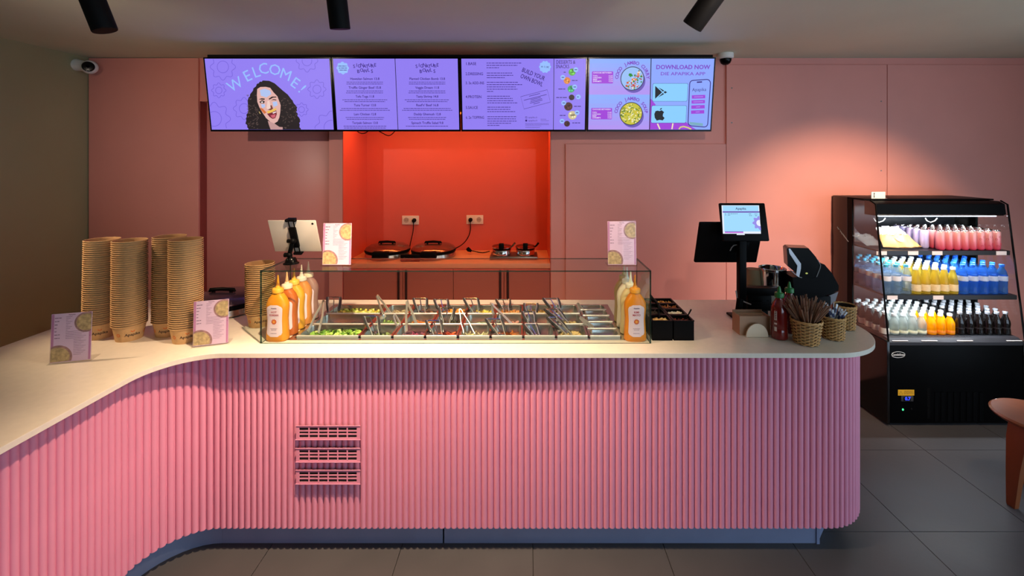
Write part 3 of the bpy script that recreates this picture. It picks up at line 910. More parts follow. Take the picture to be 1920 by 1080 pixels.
qline(cv, 'phone_picture', NAVY, [c6(692, 378), c6(766, 374)], 2.6, 4)
qpoly(cv, 'phone_picture', sk('phone_band', (120, 170, 190)), [c6(*p) for p in ((585, 925), (775, 945), (775, 985), (590, 965))][::-1], 5)
qtext(cv, 'phone_print', NAVY, 'Apapika', *c6(725, 480), 9, maxw=27, rot=.03, layer=5)
for i, (x0, x1, y0, y1) in enumerate(((620, 810, 557, 604), (615, 805, 627, 672), (612, 802, 697, 744), (607, 795, 767, 814))):
    qpoly(cv, 'phone_button#%d' % i, VIO, [c6(*p) for p in ((x0, y1), (x1, y1 - 6), (x1, y0 - 6), (x0, y0))], 5)
    w = (65, 70, 28, 28)[i]; qline(cv, 'phone_button#%d' % i, LILAC, [c6((x0 + x1) / 2 - w, (y0 + y1) / 2 - 1), c6((x0 + x1) / 2 + w, (y0 + y1) / 2 - 5)], 1.1, 6)
cv.done()
# ------------------------------------------------------------------ paper bowls, nested in stacks
BH, BR0, BR1, BSTEP = .078, .0545, .0728, .01045
def bowl_r(z): return BR0 + (BR1 - .0052 - BR0) * z / BH
bp = [(.0001, .004), (BR0 - .003, .004), (BR0 - .002, 0), (BR0, 0), (bowl_r(BH * .5), BH * .5), (bowl_r(BH - .004), BH - .004)]
rim = [(BR1 - .0026 + .0028 * math.cos(a), BH - .0022 + .0024 * math.sin(a)) for a in (-1.9, -1.0, -.2, .6, 1.4, 2.3)]
bp += rim + [(bowl_r(BH - .006) - .0013, BH - .006), (bowl_r(BH * .4) - .0012, BH * .4), (BR0 - .0005, .0055), (.0001, .0055)]
bmb = MB().lathe(bp, 36, cap=False)
nseg = len(bp) - 1
bmb.m = [1 if k >= nseg - 4 else 0 for k in range(nseg) for _ in range(36)]
bowl_me = bmb.mesh('paper_bowl', [KRAFT, KRAFTIN], 40)


def wrap(mb, geo, a0, z0, s):
    """flat lettering bent round the bowl wall"""
    v, f = geo
    out = []
    for x, y in v:
        z = z0 + y * s; r = bowl_r(z) + .0004; a = a0 + x * s / r
        out.append((r * math.cos(a), r * math.sin(a), z))
    mb.add(out, f)


def bowl_print(parent, facing):
    a = MB(); wrap(a, text_geo('Apapika', 1, .02), facing, .034, .019); a.build('lettering', INK, parent, world=False, smooth=0)
    b = MB()
    for da, z0 in ((-.95, .036), (0., .055), (.95, .036)):
        pts, fs = [(0, 0)], []
        for i in range(32):
            t = 2 * math.pi * i / 32; k = .0085 * (1 + .16 * math.cos(8 * t)); pts.append((k * math.cos(t), k * math.sin(t)))
        for i in range(32):
            pts.append((.0045 * math.cos(2 * math.pi * i / 32), .0045 * math.sin(2 * math.pi * i / 32)))
        fs = [(1 + i, 1 + (i + 1) % 32, 33 + (i + 1) % 32, 33 + i) for i in range(32)]
        if da == 0: fs = [f for k, f in enumerate(fs) if 16 <= k < 32]
        wrap(b, (pts, fs), facing + da, z0, 1.)
    b.build('flower_print', INKO, parent, world=False, smooth=0)


STACKS = [(-2.172, 2.285, 41, 'leftmost tall bowl stack', -1.05), (-2.004, 2.262, 41, 'second tall bowl stack from the left', -.75), (-1.850, 2.318, 42, 'third tall bowl stack from the left', -1.3),
          (-1.700, 2.238, 42, 'tall bowl stack beside a menu', -.9), (-1.455, 2.45, 26, 'short bowl stack against the glass guard', -1.0)]
for (x, y, n, where, fa) in STACKS:
    rj = random.Random(int(x * 1000)); lx, ly = rj.uniform(-.006, .006), rj.uniform(-.004, .004)
    for k in range(n):
        o = obj('paper_bowl', bowl_me)
        o.location = (x + lx * k / n + rj.uniform(-.0004, .0004), y + ly * k / n, ZT + k * BSTEP)
        o.rotation_euler = (0, 0, rj.uniform(0, .4))
        w = 'topmost' if k == n - 1 else ('lowest and printed' if k == 0 else ordinal(k + 1) + ' from the bottom')
        tag(o, 'kraft paper bowl, %s, %s' % (w, where), 'bowl', 'nested paper bowls: ' + where)
        if k == 0:
            o.rotation_euler = (0, 0, 0); bowl_print(o, math.atan2(-y, -x) + (fa + 1.0) * .8)

# ------------------------------------------------------------------ menu cards in acrylic stands
CARD = mat('menu_card_pink', (232, 200, 226), .45, var=.01); CARDE = mat('menu_card_mauve', (196, 132, 176), .45)
CINK = mat('menu_card_ink', (84, 40, 84), .6); FOODA = mat('printed_noodles', (206, 168, 122), .5, var=.45, scale=75); FOODB = mat('printed_broth', (168, 128, 128), .5, var=.4, scale=60)
def menu(p, ang, label, lean=.1, w=.148, h=.215):
    """stand with its foot on p (lower left corner of the card), turned by ang about z"""
    ex = Vector((math.cos(ang), math.sin(ang), 0)); back = Vector((-math.sin(ang), math.cos(ang), 0))
    ey = (Vector((0, 0, 1)) + back * lean).normalized(); n = ex.cross(ey)
    p = Vector(p) + Vector((0, 0, .0005))
    t = thing('menu_stand', p + ex * w / 2, 'clear acrylic stand holding the ' + label, 'stand', 'clear menu stands')
    def slab(o, a, b, c):
        return MB().add([o, o + a, o + a + b, o + b, o + c, o + a + c, o + a + b + c, o + b + c], [(0, 1, 2, 3), (7, 6, 5, 4), (0, 4, 5, 1), (1, 5, 6, 2), (2, 6, 7, 3), (3, 7, 4, 0)])
    o0 = p + Vector((0, 0, .0025))
    slab(o0 - n * .003, ex * w, ey * (h + .004), -n * .002).build('back_sheet', ACRYL, t, smooth=0)
    slab(o0 + n * .0012, ex * w, ey * h, n * .0015).build('front_sheet', ACRYL, t, smooth=0)
    slab(p - n * .0 - back * .012 - ex * .004, ex * (w + .008), back * .075, Vector((0, 0, .0025))).build('foot', ACRYL, t, smooth=0)
    c = thing('menu_card', o0 + ex * w / 2, 'printed pink ' + label, 'menu card', 'pink menu cards')
    cv = Canvas(o0 + ey * .001, ex, ey, c, .00012)
    slab(o0 + ey * .001 + ex * .001 - n * .0008, ex * (w - .002), ey * (h - .003), n * .0006).build('card', CARD, c, smooth=0)
    k = w / .148; cv.o = cv.o - n * .0001
    cv.rect('border', CARDE, .002, .002, .011 * k, h - .004, 1); cv.rect('border', CARDE, w - .011 * k, .002, w - .003, h - .004, 1)
    def clipdisc(m, cx, cy, r, x0, x1, y0, lay):
        pts = [(min(max(cx + r * math.cos(a), x0), x1), max(cy + r * math.sin(a), y0)) for a in [2 * math.pi * i / 36 for i in range(36)]]
        cv.poly('dish_photo', m, pts, lay)
    clipdisc(FOODB, w * .86, h * .78, w * .30, 0, w - .003, 0, 2); clipdisc(FOODA, w * .86, h * .78, w * .25, 0, w - .003, 0, 3)
    clipdisc(FOODB, w * .18, h * .10, w * .36, .002, w, .003, 2); clipdisc(FOODA, w * .18, h * .10, w * .30, .002, w, .003, 3)
    for i in range(7):
        y = h * (.90 - i * .068)
        cv.words('section_names', CINK, w * .09, w * (.25, .2, .16, .16, .15, .22, .22)[i], y, .0024, 4, i)
    for i in range(24):
        y = h * (.915 - i * .034)
        x1 = w * (.52 if i < 9 else .86); x0 = w * (.36 if i < 14 else .56)
        cv.words('menu_lines', CINK, x0, x1 - (i % 3) * .008, y, .0012, 4, i + 9)
    cv.text('heading', CINK, 'Apapika', w * .5, h * .955, .008, 4)
    cv.words('side_print', INK, w - .0095 * k, w - .0045 * k, h * .5, .001, 4)
    cv.done()
    return t


menu((-2.10, 1.972, ZT), math.atan2(.042, .14), 'menu card alone at the left end of the worktop', .06)
menu((-1.602, 2.150, ZT), math.atan2(.048, .138), 'menu card propped against the tall paper bowl stack', .06)

# ------------------------------------------------------------------ glass guard
GY0, GY1, GX0, GX1, GZ = 2.196, 2.474, -1.306, .612, 1.348
guard = thing('glass_guard', ((GX0 + GX1) / 2, GY0, ZT), 'clear glass food guard standing on the worktop over the toppings', 'glass guard')
def pane(name, x0, x1, y0, y1, z0, z1, parent):
    mb = MB().box(x0, x1, y0, y1, z0, z1)
    d = [x1 - x0, y1 - y0, z1 - z0]; ax = d.index(min(d))
    pair = {0: (3, 5), 1: (2, 4), 2: (0, 1)}[ax]
    mb.m = [0 if i in pair else 1 for i in range(6)]
    return mb.build(name, [GLASS, GEDGE], parent, smooth=0)
pane('front_pane', GX0, GX1, GY0, GY0 + .006, ZT + .0005, GZ - .006, guard)
pane('top_pane', GX0, GX1, GY0, GY1, GZ - .006, GZ, guard)
pane('side_pane', GX0, GX0 + .006, GY0 + .006, GY1, ZT + .0005, GZ - .006, guard)
pane('side_pane', GX1 - .006, GX1, GY0 + .006, GY1, ZT + .0005, GZ - .006, guard)

menu((PX(604, 2.30), 2.30, GZ), .0, 'menu card on the glass guard beside the tablet', .06)
menu((PX(1139.5, 2.30), 2.30, GZ), .0, 'menu card on the right end of the glass guard', .05, h=.225)

# ------------------------------------------------------------------ tablet on a clamp arm
ty = 2.36
base = Vector((PX(546, 2.345), 2.345, GZ))
clamp = thing('tablet_holder', base, 'black articulated clamp arm with suction foot on the glass guard', 'tablet holder')
MB().lathe([(.0385, 0), (.0385, .004), (.030, .010), (.026, .024), (.022, .03), (.001, .032)], 28, base).build('suction_foot', BLACKG, clamp)
j1 = base + Vector((-.01, 0, .045)); j2 = P(549, 452, 2.345); j3 = P(552, 440, 2.352)
MB().ell(j1, .016, .016, .016, 14, 8).cyl(base + Vector((0, 0, .025)), j1, .010).cyl(j1 - Vector((.025, .0, 0)), j1, .012, n=12).build('lower_joint', BLACK, clamp)
MB().cyl(j1, j2 + (j2 - j1) * .05, .011, n=14).build('arm', BLACKG, clamp)
MB().ell(j2, .017, .017, .017, 14, 8).cyl(j2 - Vector((.028, 0, 0)), j2 + Vector((.01, 0, 0)), .010, n=12).build('upper_joint', BLACK, clamp)
# tablet leaning towards the viewer at the top
tx0, tx1 = P(504, 413, 2.335), P(519, 471, 2.405)
ey = (tx0 - tx1); th = ey.length; ey.normalize(); ex = Vector((1, 0, 0)); ey = (ey - ex * ey.dot(ex)).normalized(); n = ex.cross(ey)
tw = .250
c0 = Vector((PX(553.5, 2.37), 2.37, (tx0.z + tx1.z) / 2))
tab = thing('tablet', c0, 'white backed tablet held in the black clamp arm', 'tablet')
Mt = Matrix((ex, ey, n)).transposed().to_4x4()
TABW = mat('tablet_white', (222, 214, 202), .35, var=.01)
a = MB().box(-tw / 2, tw / 2, -th / 2, th / 2, -.004, .004, bev=.0035); a.xf(Matrix.Translation(c0) @ Mt); a.build('back_shell', TABW, tab)
a = MB().box(-tw / 2 + .006, tw / 2 - .006, -th / 2 + .006, th / 2 - .006, -.0046, -.0041); a.xf(Matrix.Translation(c0) @ Mt); a.build('screen', glow('tablet_glow', (120, 150, 200), .3), tab, smooth=0)
a = MB().lathe([(.0055, 0), (.0055, .0012), (.001, .0014)], 14); a.xf(Matrix.Translation(c0) @ Mt @ Matrix.Translation((tw / 2 - .018, th / 2 - .018, .004))); a.build('camera_lens', BLACKG, tab)
br = MB()
br.box(-.016, .020, -.06, .06, .0062, .024, bev=.005); br.xf(Matrix.Translation(c0) @ Mt); br.build('clamp_plate', BLACK, clamp)
for s_, nm in ((1, 'upper_claw'), (-1, 'lower_claw')):
    br = MB()
    br.box(-.022, .024, s_ * th / 2 + (.0006 if s_ > 0 else -.012), s_ * th / 2 + (.012 if s_ > 0 else -.0006), -.010, .020, bev=.004)
    br.cyl((-.012, s_ * .058, .012), (-.012, s_ * th / 2, .012), .003, n=8).cyl((.014, s_ * .058, .012), (.014, s_ * th / 2, .012), .003, n=8)
    if s_ > 0:
        br.ell((-.018, th / 2 + .006, .012), .011, .009, .012, 10, 6).ell((.022, th / 2 + .006, .012), .011, .009, .012, 10, 6)
    br.xf(Matrix.Translation(c0) @ Mt); br.build(nm, BLACK, clamp)

# ------------------------------------------------------------------ squeeze bottles
def sq_ring(rx, ry, z, n=28, e=2.6):
    out = []
    for i in range(n):
        a = 2 * math.pi * i / n; c, s_ = math.cos(a), math.sin(a)
        out.append(Vector((rx * math.copysign(abs(c) ** (2 / e), c), ry * math.copysign(abs(s_) ** (2 / e), s_), z)))
    return out
SQP = [(.050, .030, 0), (.0545, .034, .006), (.0545, .034, .03), (.0515, .0325, .075), (.050, .032, .105), (.052, .033, .135), (.0545, .034, .165), (.0525, .033, .186), (.043, .029, .208), (.031, .025, .224), (.0235, .022, .233), (.0235, .022, .238)]
def sq_r(z):
    for (a, b, c), (d, e, f) in zip(SQP, SQP[1:]):
        if c <= z <= f: t = (z - c) / (f - c); return a + (d - a) * t, b + (e - b) * t
    return SQP[-1][:2]
LABP = mat('bottle_label_pink', (240, 212, 226), .45, var=.01); LRED = mat('label_red', (178, 50, 66), .5); LSUN = mat('label_sun', (206, 90, 36), .5); LSUN2 = mat('label_sun_light', (240, 160, 70), .5)
def lab_pt(u, z, off):
    rx, ry = sq_r(z); x = u; k = min(.999, abs(x / rx)); return Vector((x, -ry * (1 - k ** 2.6) ** (1 / 2.6) - off, z))
def squeeze(loc, col, label, l1, l2, tip=None, cap=None, rz=0., named=True):
    nm = '%d_%d_%d' % col
    body = mat('squeeze_' + nm, col, .32, var=.04); capm = mat('cap_' + nm, cap or tuple(min(255, c + 25) for c in col), .35); tipm = mat('tip_' + nm, tip or cap or col, .35)
    t = thing('squeeze_bottle', loc, label, 'sauce bottle', 'squeeze bottles of sauce', rz)
    MB().loft([sq_ring(a, b, z) for a, b, z in SQP]).build('bottle_body', body, t, world=False)
    MB().lathe([(.0245, .236), (.0265, .238), (.0265, .254), (.024, .258), (.012, .262), (.010, .270), (.001, .271)], 24).build('screw_cap', capm, t, world=False)
    MB().lathe([(.0095, .262), (.0075, .275), (.0035, .312), (.0028, .322), (.0005, .323)], 14).build('nozzle', tipm, t, world=False)
    g = MB(); nz, nu = 16, 10; vs = []
    for i in range(nz + 1):
        z = .026 + (.182 - .026) * i / nz
        hw = sq_r(z)[0] * .74
        e = min(i, nz - i) / nz
        if e < .12: hw *= (1 - (1 - e / .12) ** 2.2 * .55)
        for j in range(nu + 1): vs.append(lab_pt((2 * j / nu - 1) * hw, z, .0006))
    fs = [(i * (nu + 1) + j, i * (nu + 1) + j + 1, (i + 1) * (nu + 1) + j + 1, (i + 1) * (nu + 1) + j) for i in range(nz) for j in range(nu)]
    lb = g.add(vs, fs).build('front_label', LABP, t, world=False)
    def txt(name, m, s_, z, size, bold=.01, maxw=None):
        v, f = text_geo(s_, size, bold)
        if maxw:
            w = max(p[0] for p in v) - min(p[0] for p in v); v = [(x * maxw / w, y) for x, y in v]
        MB().add([lab_pt(x, z + y, .0011) for x, y in v], f).build(name, m, lb, world=False, smooth=0)
    if named:
        txt('brand_lettering', CINK, 'Apapika', .167, .009)
        txt('sauce_name', LRED, l1, .147, .0135, .02); txt('sauce_name', LRED, l2, .1325, .0135, .02, .044 if len(l2) > 5 else None)
        sp_ = MB(); rj = random.Random(5)
        for z, hw in ((.066, .017), (.060, .013), (.043, .016)):
            x = -hw
            while x < hw - .003:
                w = rj.uniform(.003, .007); xe = min(x + w, hw)
                sp_.add([lab_pt(x, z - .0009, .0011), lab_pt(xe, z - .0009, .0011), lab_pt(xe, z + .0009, .0011), lab_pt(x, z + .0009, .0011)], [(0, 1, 2, 3)]); x = xe + .0014
        tag(sp_.build('small_print', CINK, lb, world=False, smooth=0), kind='stuff')
    for r, m, off, lob in ((.0125, LSUN, .0011, 9), (.0065, LSUN2, .0014, 0)):
        pts = [(r * (1 + (.14 * math.cos(lob * a) if lob else 0)) * math.cos(a), r * (1 + (.14 * math.cos(lob * a) if lob else 0)) * math.sin(a)) for a in [2 * math.pi * i / 54 for i in range(54)]]
        MB().add([lab_pt(x, .100 + y, off) for x, y in pts], [tuple(range(54))]).build('sun_emblem', m, lb, world=False, smooth=0)
    return t


BX = -1.243
OR_, AMB, YEL, PALE, DARKP = (232, 146, 30), (186, 96, 36), (226, 160, 48), (214, 140, 70), (160, 120, 110)
squeeze((BX - .002, 2.245, ZT + .0005), OR_, 'orange squeeze bottle labelled HOT KOREAN, nearest the front glass', 'HOT', 'KOREAN', rz=-.06)
squeeze((BX + .004, 2.318, ZT + .0005), AMB, 'amber brown squeeze bottle second from the front in the left row', 'SOY', 'SAUCE', cap=(236, 206, 180), tip=(230, 170, 120), rz=.06, named=False)
squeeze((BX + .002, 2.392, ZT + .0005), YEL, 'yellow orange squeeze bottle in the middle of the left row', 'SWEET', 'CHILI', rz=.1, named=False)
squeeze((BX + .005, 2.466, ZT + .0005), PALE, 'pale orange squeeze bottle fourth from the front in the left row', 'SWEET', 'MAYO', cap=(238, 220, 200), rz=.1, named=False)
squeeze((BX + .004, 2.545, ZT + .0005), DARKP, 'dusky pink squeeze bottle at the back of the left row', 'TRUFFLE', 'MAYO', cap=(236, 214, 180), rz=.1, named=False)
BX2 = .542
squeeze((BX2 + .002, 2.245, ZT + .0005), (230, 138, 26), 'orange squeeze bottle labelled KIMI MAYO, at the front right', 'KIMI', 'MAYO')
squeeze((BX2, 2.33, ZT + .0005), (226, 204, 150), 'cream squeeze bottle right behind the KIMI MAYO one', 'TRUFFLE', 'MAYO', cap=(244, 236, 212), named=False)
squeeze((BX2, 2.415, ZT + .0005), (232, 222, 196), 'whitish squeeze bottle third from the front in the right row', 'WASABI', 'MAYO', cap=(248, 244, 232), named=False)
squeeze((BX2 + .002, 2.50, ZT + .0005), (168, 144, 100), 'khaki squeeze bottle at the back of the right row', 'SESAME', 'MAYO', cap=(190, 170, 130), named=False)

# ------------------------------------------------------------------ black topping tubs right of the guard
FOODM = {}
def fm(col, rough=.45): return mat('food_%d_%d_%d' % col, col, rough, var=.18, scale=60)
def heap(name, x0, x1, y0, y1, z, cols, label, shape='cube', n=40, s=.010, base=None, seed=0, bump=.006):
    rj = random.Random(seed + 77); mb = MB(); nx, ny = 8, 8
    mats = [fm(base or cols[0])] + [fm(c) for c in cols]
    vs = []
    for i in range(ny + 1):
        for j in range(nx + 1):
            u, v = j / nx, i / ny; e = min(u, 1 - u, v, 1 - v) * 5
            vs.append((x0 + (x1 - x0) * u, y0 + (y1 - y0) * v, z + bump * (min(1, e) - 1) + rj.uniform(0, bump)))
    mb.add(vs, [(i * (nx + 1) + j, i * (nx + 1) + j + 1, (i + 1) * (nx + 1) + j + 1, (i + 1) * (nx + 1) + j) for i in range(ny) for j in range(nx)])
    for k in range(n):
        mb.mi = 1 + rj.randrange(len(cols))
        sz = s * rj.uniform(.7, 1.3); m_ = sz * .9
        c = Vector((rj.uniform(x0 + m_, x1 - m_), rj.uniform(y0 + m_, y1 - m_), z + bump * .6 + rj.uniform(0, bump)))
        R_ = Euler((rj.uniform(-.7, .7), rj.uniform(-.7, .7), rj.uniform(0, 6.28))).to_matrix()
        if shape == 'cube':
            st = mb.mark(); mb.box(-sz / 2, sz / 2, -sz / 2, sz / 2, -sz / 3, sz / 3); mb.xf(Matrix.Translation(c) @ R_.to_4x4(), st)
        elif shape == 'nut': mb.ell(c, sz * .6, sz * .45, sz * .4, 7, 5, R_)
        elif shape == 'slice':
            st = mb.mark(); mb.lathe([(.0001, .0012), (sz * .9, .001), (sz * .9, -.001), (.0001, -.0012)], 10, cap=False); mb.xf(Matrix.Translation(c) @ R_.to_4x4(), st)
        elif shape == 'leaf':
            L = sz * 1.7; pts = []
            for a in range(5):
                t_ = a / 4; w = sz * .8 * math.sin(math.pi * (.12 + .8 * t_))
                for b_ in (-1, 0, 1): pts.append(R_ @ Vector(((t_ - .5) * L, b_ * w, sz * .45 * (1 - abs(b_)) * math.sin(5 * t_) + sz * .3 * abs(b_))) + c + Vector((0, 0, sz * .25)))
            mb.add(pts, [(a * 3 + b_, a * 3 + b_ + 1, a * 3 + b_ + 4, a * 3 + b_ + 3) for a in range(4) for b_ in range(2)])
        elif shape == 'shred':
            d = R_ @ Vector((1, 0, 0)) * sz * 1.4; q = R_ @ Vector((0, 1, 0)) * sz * .4
            lo = lambda p: Vector((min(max(p.x, x0 + .004), x1 - .004), min(max(p.y, y0 + .004), y1 - .004), max(p.z, z)))
            mb.tube([lo(c - d), lo(c + q), lo(c + d)], sz * .13, 5)
    o = mb.build(name, mats, None, smooth=40)
    return tag(o, label, 'food', kind='stuff')


TUBW, TUBD, TUBH = .100, .086, .096
tubm = MB()
tubm.box(-TUBW / 2, TUBW / 2, -TUBD / 2, TUBD / 2, 0, .004).box(-TUBW / 2, -TUBW / 2 + .004, -TUBD / 2, TUBD / 2, .004, TUBH).box(TUBW / 2 - .004, TUBW / 2, -TUBD / 2, TUBD / 2, .004, TUBH)
tubm.box(-TUBW / 2 + .004, TUBW / 2 - .004, -TUBD / 2, -TUBD / 2 + .004, .004, TUBH).box(-TUBW / 2 + .004, TUBW / 2 - .004, TUBD / 2 - .004, TUBD / 2, .004, TUBH)
rimm = MB()
for (a, b, c, d) in ((-TUBW / 2 - .002, TUBW / 2 + .002, -TUBD / 2 - .002, -TUBD / 2 + .006), (-TUBW / 2 - .002, TUBW / 2 + .002, TUBD / 2 - .006, TUBD / 2 + .002), (-TUBW / 2 - .002, -TUBW / 2 + .006, -TUBD / 2, TUBD / 2), (TUBW / 2 - .006, TUBW / 2 + .002, -TUBD / 2, TUBD / 2)):
    rimm.box(a, b, c, d, TUBH, TUBH + .003)
tub_me = tubm.mesh('tub_wall', BLACK, 0); rim_me = rimm.mesh('tub_rim', BLACKG, 0)
TF = [[('chopped pale nuts', [(222, 180, 110), (236, 204, 140), (200, 150, 84)], 'nut', .012), ('dark seaweed strips', [(40, 34, 26), (60, 48, 30)], 'shred', .014), ('black sesame', [(30, 26, 24), (70, 50, 36)], 'nut', .006), ('red chilli rings', [(120, 40, 26), (150, 70, 40)], 'slice', .009)],
      [('dark red chilli flakes', [(96, 34, 22), (130, 50, 30), (70, 24, 18)], 'nut', .007), ('white crispy flakes', [(234, 206, 176), (244, 226, 204)], 'slice', .009), ('brown fried onions', [(150, 84, 34), (176, 108, 48), (110, 58, 24)], 'shred', .013), ('golden crunchy crumbs', [(196, 138, 56), (222, 168, 84), (160, 100, 40)], 'nut', .009)]]
for c, xc in enumerate((.678, .785)):
    for r in range(4):
        yc = 2.275 + r * .092
        fd, cols, shp, sz = TF[c][r]
        t = thing('topping_tub', (xc, yc, ZT + .0005), 'square black tub of %s right of the glass guard' % fd, 'tub', 'black topping tubs')
        obj('tub_wall', tub_me, t); obj('tub_rim', rim_me, t)
        heap('topping', xc - TUBW / 2 + .005, xc + TUBW / 2 - .005, yc - TUBD / 2 + .005, yc + TUBD / 2 - .005, ZT + TUBH - .018, cols, '%s filling a square black tub' % fd, shp, 60, sz, seed=c * 10 + r)
for (p0, p1, w, lb) in ((P(1288, 595, 2.30), P(1296, 580, 2.31), .0035, 'short black spoon handle sticking out of the chilli flakes tub'), (P(1246, 588, 2.36), P(1219, 553, 2.44), .0055, 'long black spoon handle leaning across the tubs'),
                        (P(1236, 598, 2.30), P(1234, 568, 2.34), .004, 'upright black spoon handle in the nut tub')):
    d = (p1 - p0).normalized()
    t = thing('tub_spoon', p0 - d * .03, lb, 'spoon', 'spoons in the topping tubs')
    MB().tube([p0 - d * .012, p0 + (p1 - p0) * .5, p1], [w * .7, w, w * 1.1], 10).build('handle', BLACK, t)
    MB().ell(p0 - d * .02, .011, .008, .014, 10, 6).build('spoon_bowl', BLACK, t)
# ------------------------------------------------------------------ topping wells
well = thing('serving_well', ((WELL[0] + WELL[1]) / 2, WELL[2], ZT), 'stainless steel well sunk in the worktop under the glass guard', 'serving well')
w0, w1, w2_, w3 = WELL
fl_ = MB(); fw = .010
for a in ((w0 - fw, w1 + fw, w2_ - fw, w2_ + .014), (w0 - fw, w1 + fw, w3 - .014, w3 + fw), (w0 - fw, w0 + .014, w2_ + .014, w3 - .014), (w1 - .014, w1 + fw, w2_ + .014, w3 - .014)):
    fl_.box(*a, ZT + .0004, ZT + .0022)
fl_.build('flange', STEEL, well, smooth=0)
b = MB()
b.box(w0 + .002, w1 - .002, w2_ + .002, w3 - .002, .84, .845)
for a in ((w0 + .002, w1 - .002, w2_ + .002, w2_ + .004), (w0 + .002, w1 - .002, w3 - .004, w3 - .002), (w0 + .002, w0 + .004, w2_ + .002, w3 - .002), (w1 - .004, w1 - .002, w2_ + .002, w3 - .002)): b.box(*a, .845, ZT)
b.build('basin', STEELD, well, smooth=0)


def rrect_loop(hx, hy, r, z, n=5):
    pts = []
    for cx, cy, a in ((hx - r, hy - r, 0), (-hx + r, hy - r, 90), (-hx + r, -hy + r, 180), (hx - r, -hy + r, 270)):
        for k in range(n):
            t = math.radians(a + 90 * k / (n - 1)); pts.append(Vector((cx + r * math.cos(t), cy + r * math.sin(t), z)))
    return pts


def pan_mesh(w, d, dep=.085):
    hx, hy = w / 2, d / 2
    m = MB()
    m.loft([rrect_loop(hx - .0005, hy - .0005, .008, -.007), rrect_loop(hx, hy, .008, -.006), rrect_loop(hx, hy, .008, -.001), rrect_loop(hx - .001, hy - .001, .008, 0), rrect_loop(hx - .011, hy - .011, .022, 0), rrect_loop(hx - .0125, hy - .0125, .021, -.003),
            rrect_loop(hx - .017, hy - .017, .02, -dep * .8), rrect_loop(hx - .024, hy - .024, .018, -dep)], cap=False)
    n = 20
    m.add(rrect_loop(hx - .024, hy - .024, .018, -dep), [tuple(range(n))])
    return m.mesh('pan_body_%d_%d' % (w * 1000, d * 1000), STEEL, 40)


LIPM = mat('lip_glint_steel', (236, 232, 226), .3, .55, var=.02)  # front lips whitened: the glint of the spots is put into their colour
XC = [-1.168, -.843] + [-.843 + .1655 * k for k in range(1, 9)]
RD = .1655; YR0 = 2.262; ZR = ZT + .0105
pm_w, pm_n, pm_s = pan_mesh(.3225, RD - .002), pan_mesh(.1635, RD - .002), pan_mesh(.1635, .0975, .07)
G, Y_, O_, R_c = (96, 130, 44), (222, 190, 60), (206, 112, 44), (176, 50, 36)
LIPS = {}
for me_, w_, d_ in ((pm_w, .3225, RD - .002), (pm_n, .1635, RD - .002), (pm_s, .1635, .0975)):
    hw = w_ / 2 - .006; l_ = MB().tube([(-hw, -d_ / 2 + .003, -.0005), (hw, -d_ / 2 + .003, -.0005)], .0042, 10)
    l_.box(-hw, hw, -d_ / 2 - .0008, -d_ / 2 + .002, -.0085, .0)
    LIPS[me_.name] = l_.mesh('front_lip', LIPM, 40)
CONT = {  # column, row (0 = front): colours, shape, piece size, level below the rim, words
    (0, 0): ([(128, 172, 66), (170, 200, 96), (92, 136, 48), (206, 222, 140)], 'leaf', .016, .040, 'green lettuce and cucumber'),
    (0, 1): ([(34, 28, 30), (52, 40, 42), (26, 24, 30)], 'nut', .008, .052, 'black beans'),
    (0, 2): ([(222, 200, 90), (170, 184, 70), (236, 222, 150), (190, 160, 60)], 'cube', .012, .030, 'sweetcorn and diced peppers'),
    (1, 0): ([(96, 116, 62), (128, 142, 84)], 'slice', .012, .050, 'sliced green cucumber'),
    (1, 1): ([(110, 140, 50), (140, 166, 70)], 'nut', .010, .040, 'green edamame beans'),
    (1, 2): ([(190, 176, 140), (150, 110, 80), (210, 190, 150)], 'shred', .012, .036, 'pale shredded radish'),
    (2, 0): ([(176, 70, 110), (206, 130, 160), (150, 50, 90)], 'shred', .012, .050, 'pickled red onions'),
    (2, 1): ([(206, 112, 40), (226, 140, 60)], 'shred', .012, .042, 'shredded orange carrots'),
    (2, 2): ([(176, 120, 90), (150, 90, 70)], 'cube', .010, .046, 'brown marinated tofu'),
    (3, 0): ([(200, 70, 34), (226, 96, 50), (150, 40, 30)], 'slice', .012, .044, 'red chilli strips'),
    (3, 1): ([(90, 84, 56), (66, 66, 46)], 'shred', .012, .048, 'dark wakame seaweed'),
    (3, 2): ([(232, 130, 44), (240, 150, 60)], 'cube', .013, .034, 'orange sweet potato cubes'),
    (4, 0): ([(216, 204, 160), (196, 188, 140)], 'shred', .014, .046, 'pale bean sprouts'),
    (4, 1): ([(150, 156, 130), (176, 180, 150)], 'slice', .012, .050, 'pale green radish slices'),
    (4, 2): ([(236, 200, 70), (244, 214, 110)], 'cube', .012, .036, 'yellow mango cubes'),
    (5, 0): ([(200, 116, 40), (170, 84, 30)], 'shred', .012, .042, 'orange kimchi'),
    (5, 1): ([(206, 150, 130), (190, 130, 116)], 'slice', .011, .048, 'pink pickled ginger'),
    (5, 2): ([(228, 164, 96), (216, 140, 80)], 'cube', .012, .038, 'salmon coloured cubes'),
    (6, 2): ([(230, 182, 70), (214, 160, 50)], 'nut', .009, .034, 'golden sweetcorn'),
    (7, 0): ([(220, 196, 140), (206, 178, 120)], 'slice', .014, .040, 'pale potato slices'),
    (7, 1): ([(206, 180, 130), (190, 160, 110)], 'cube', .011, .048, 'beige tofu cubes'),
    (7, 2): ([(190, 160, 110), (170, 140, 96)], 'nut', .010, .048, 'beige chickpeas'),
}
COLW = ['in the wide left column', 'in the first narrow column', 'in the second narrow column', 'in the third narrow column', 'in the fourth narrow column', 'in the fifth narrow column', 'in the sixth narrow column', 'in the seventh narrow column', 'in the rightmost column']
ROWW = ['front', 'middle', 'back']
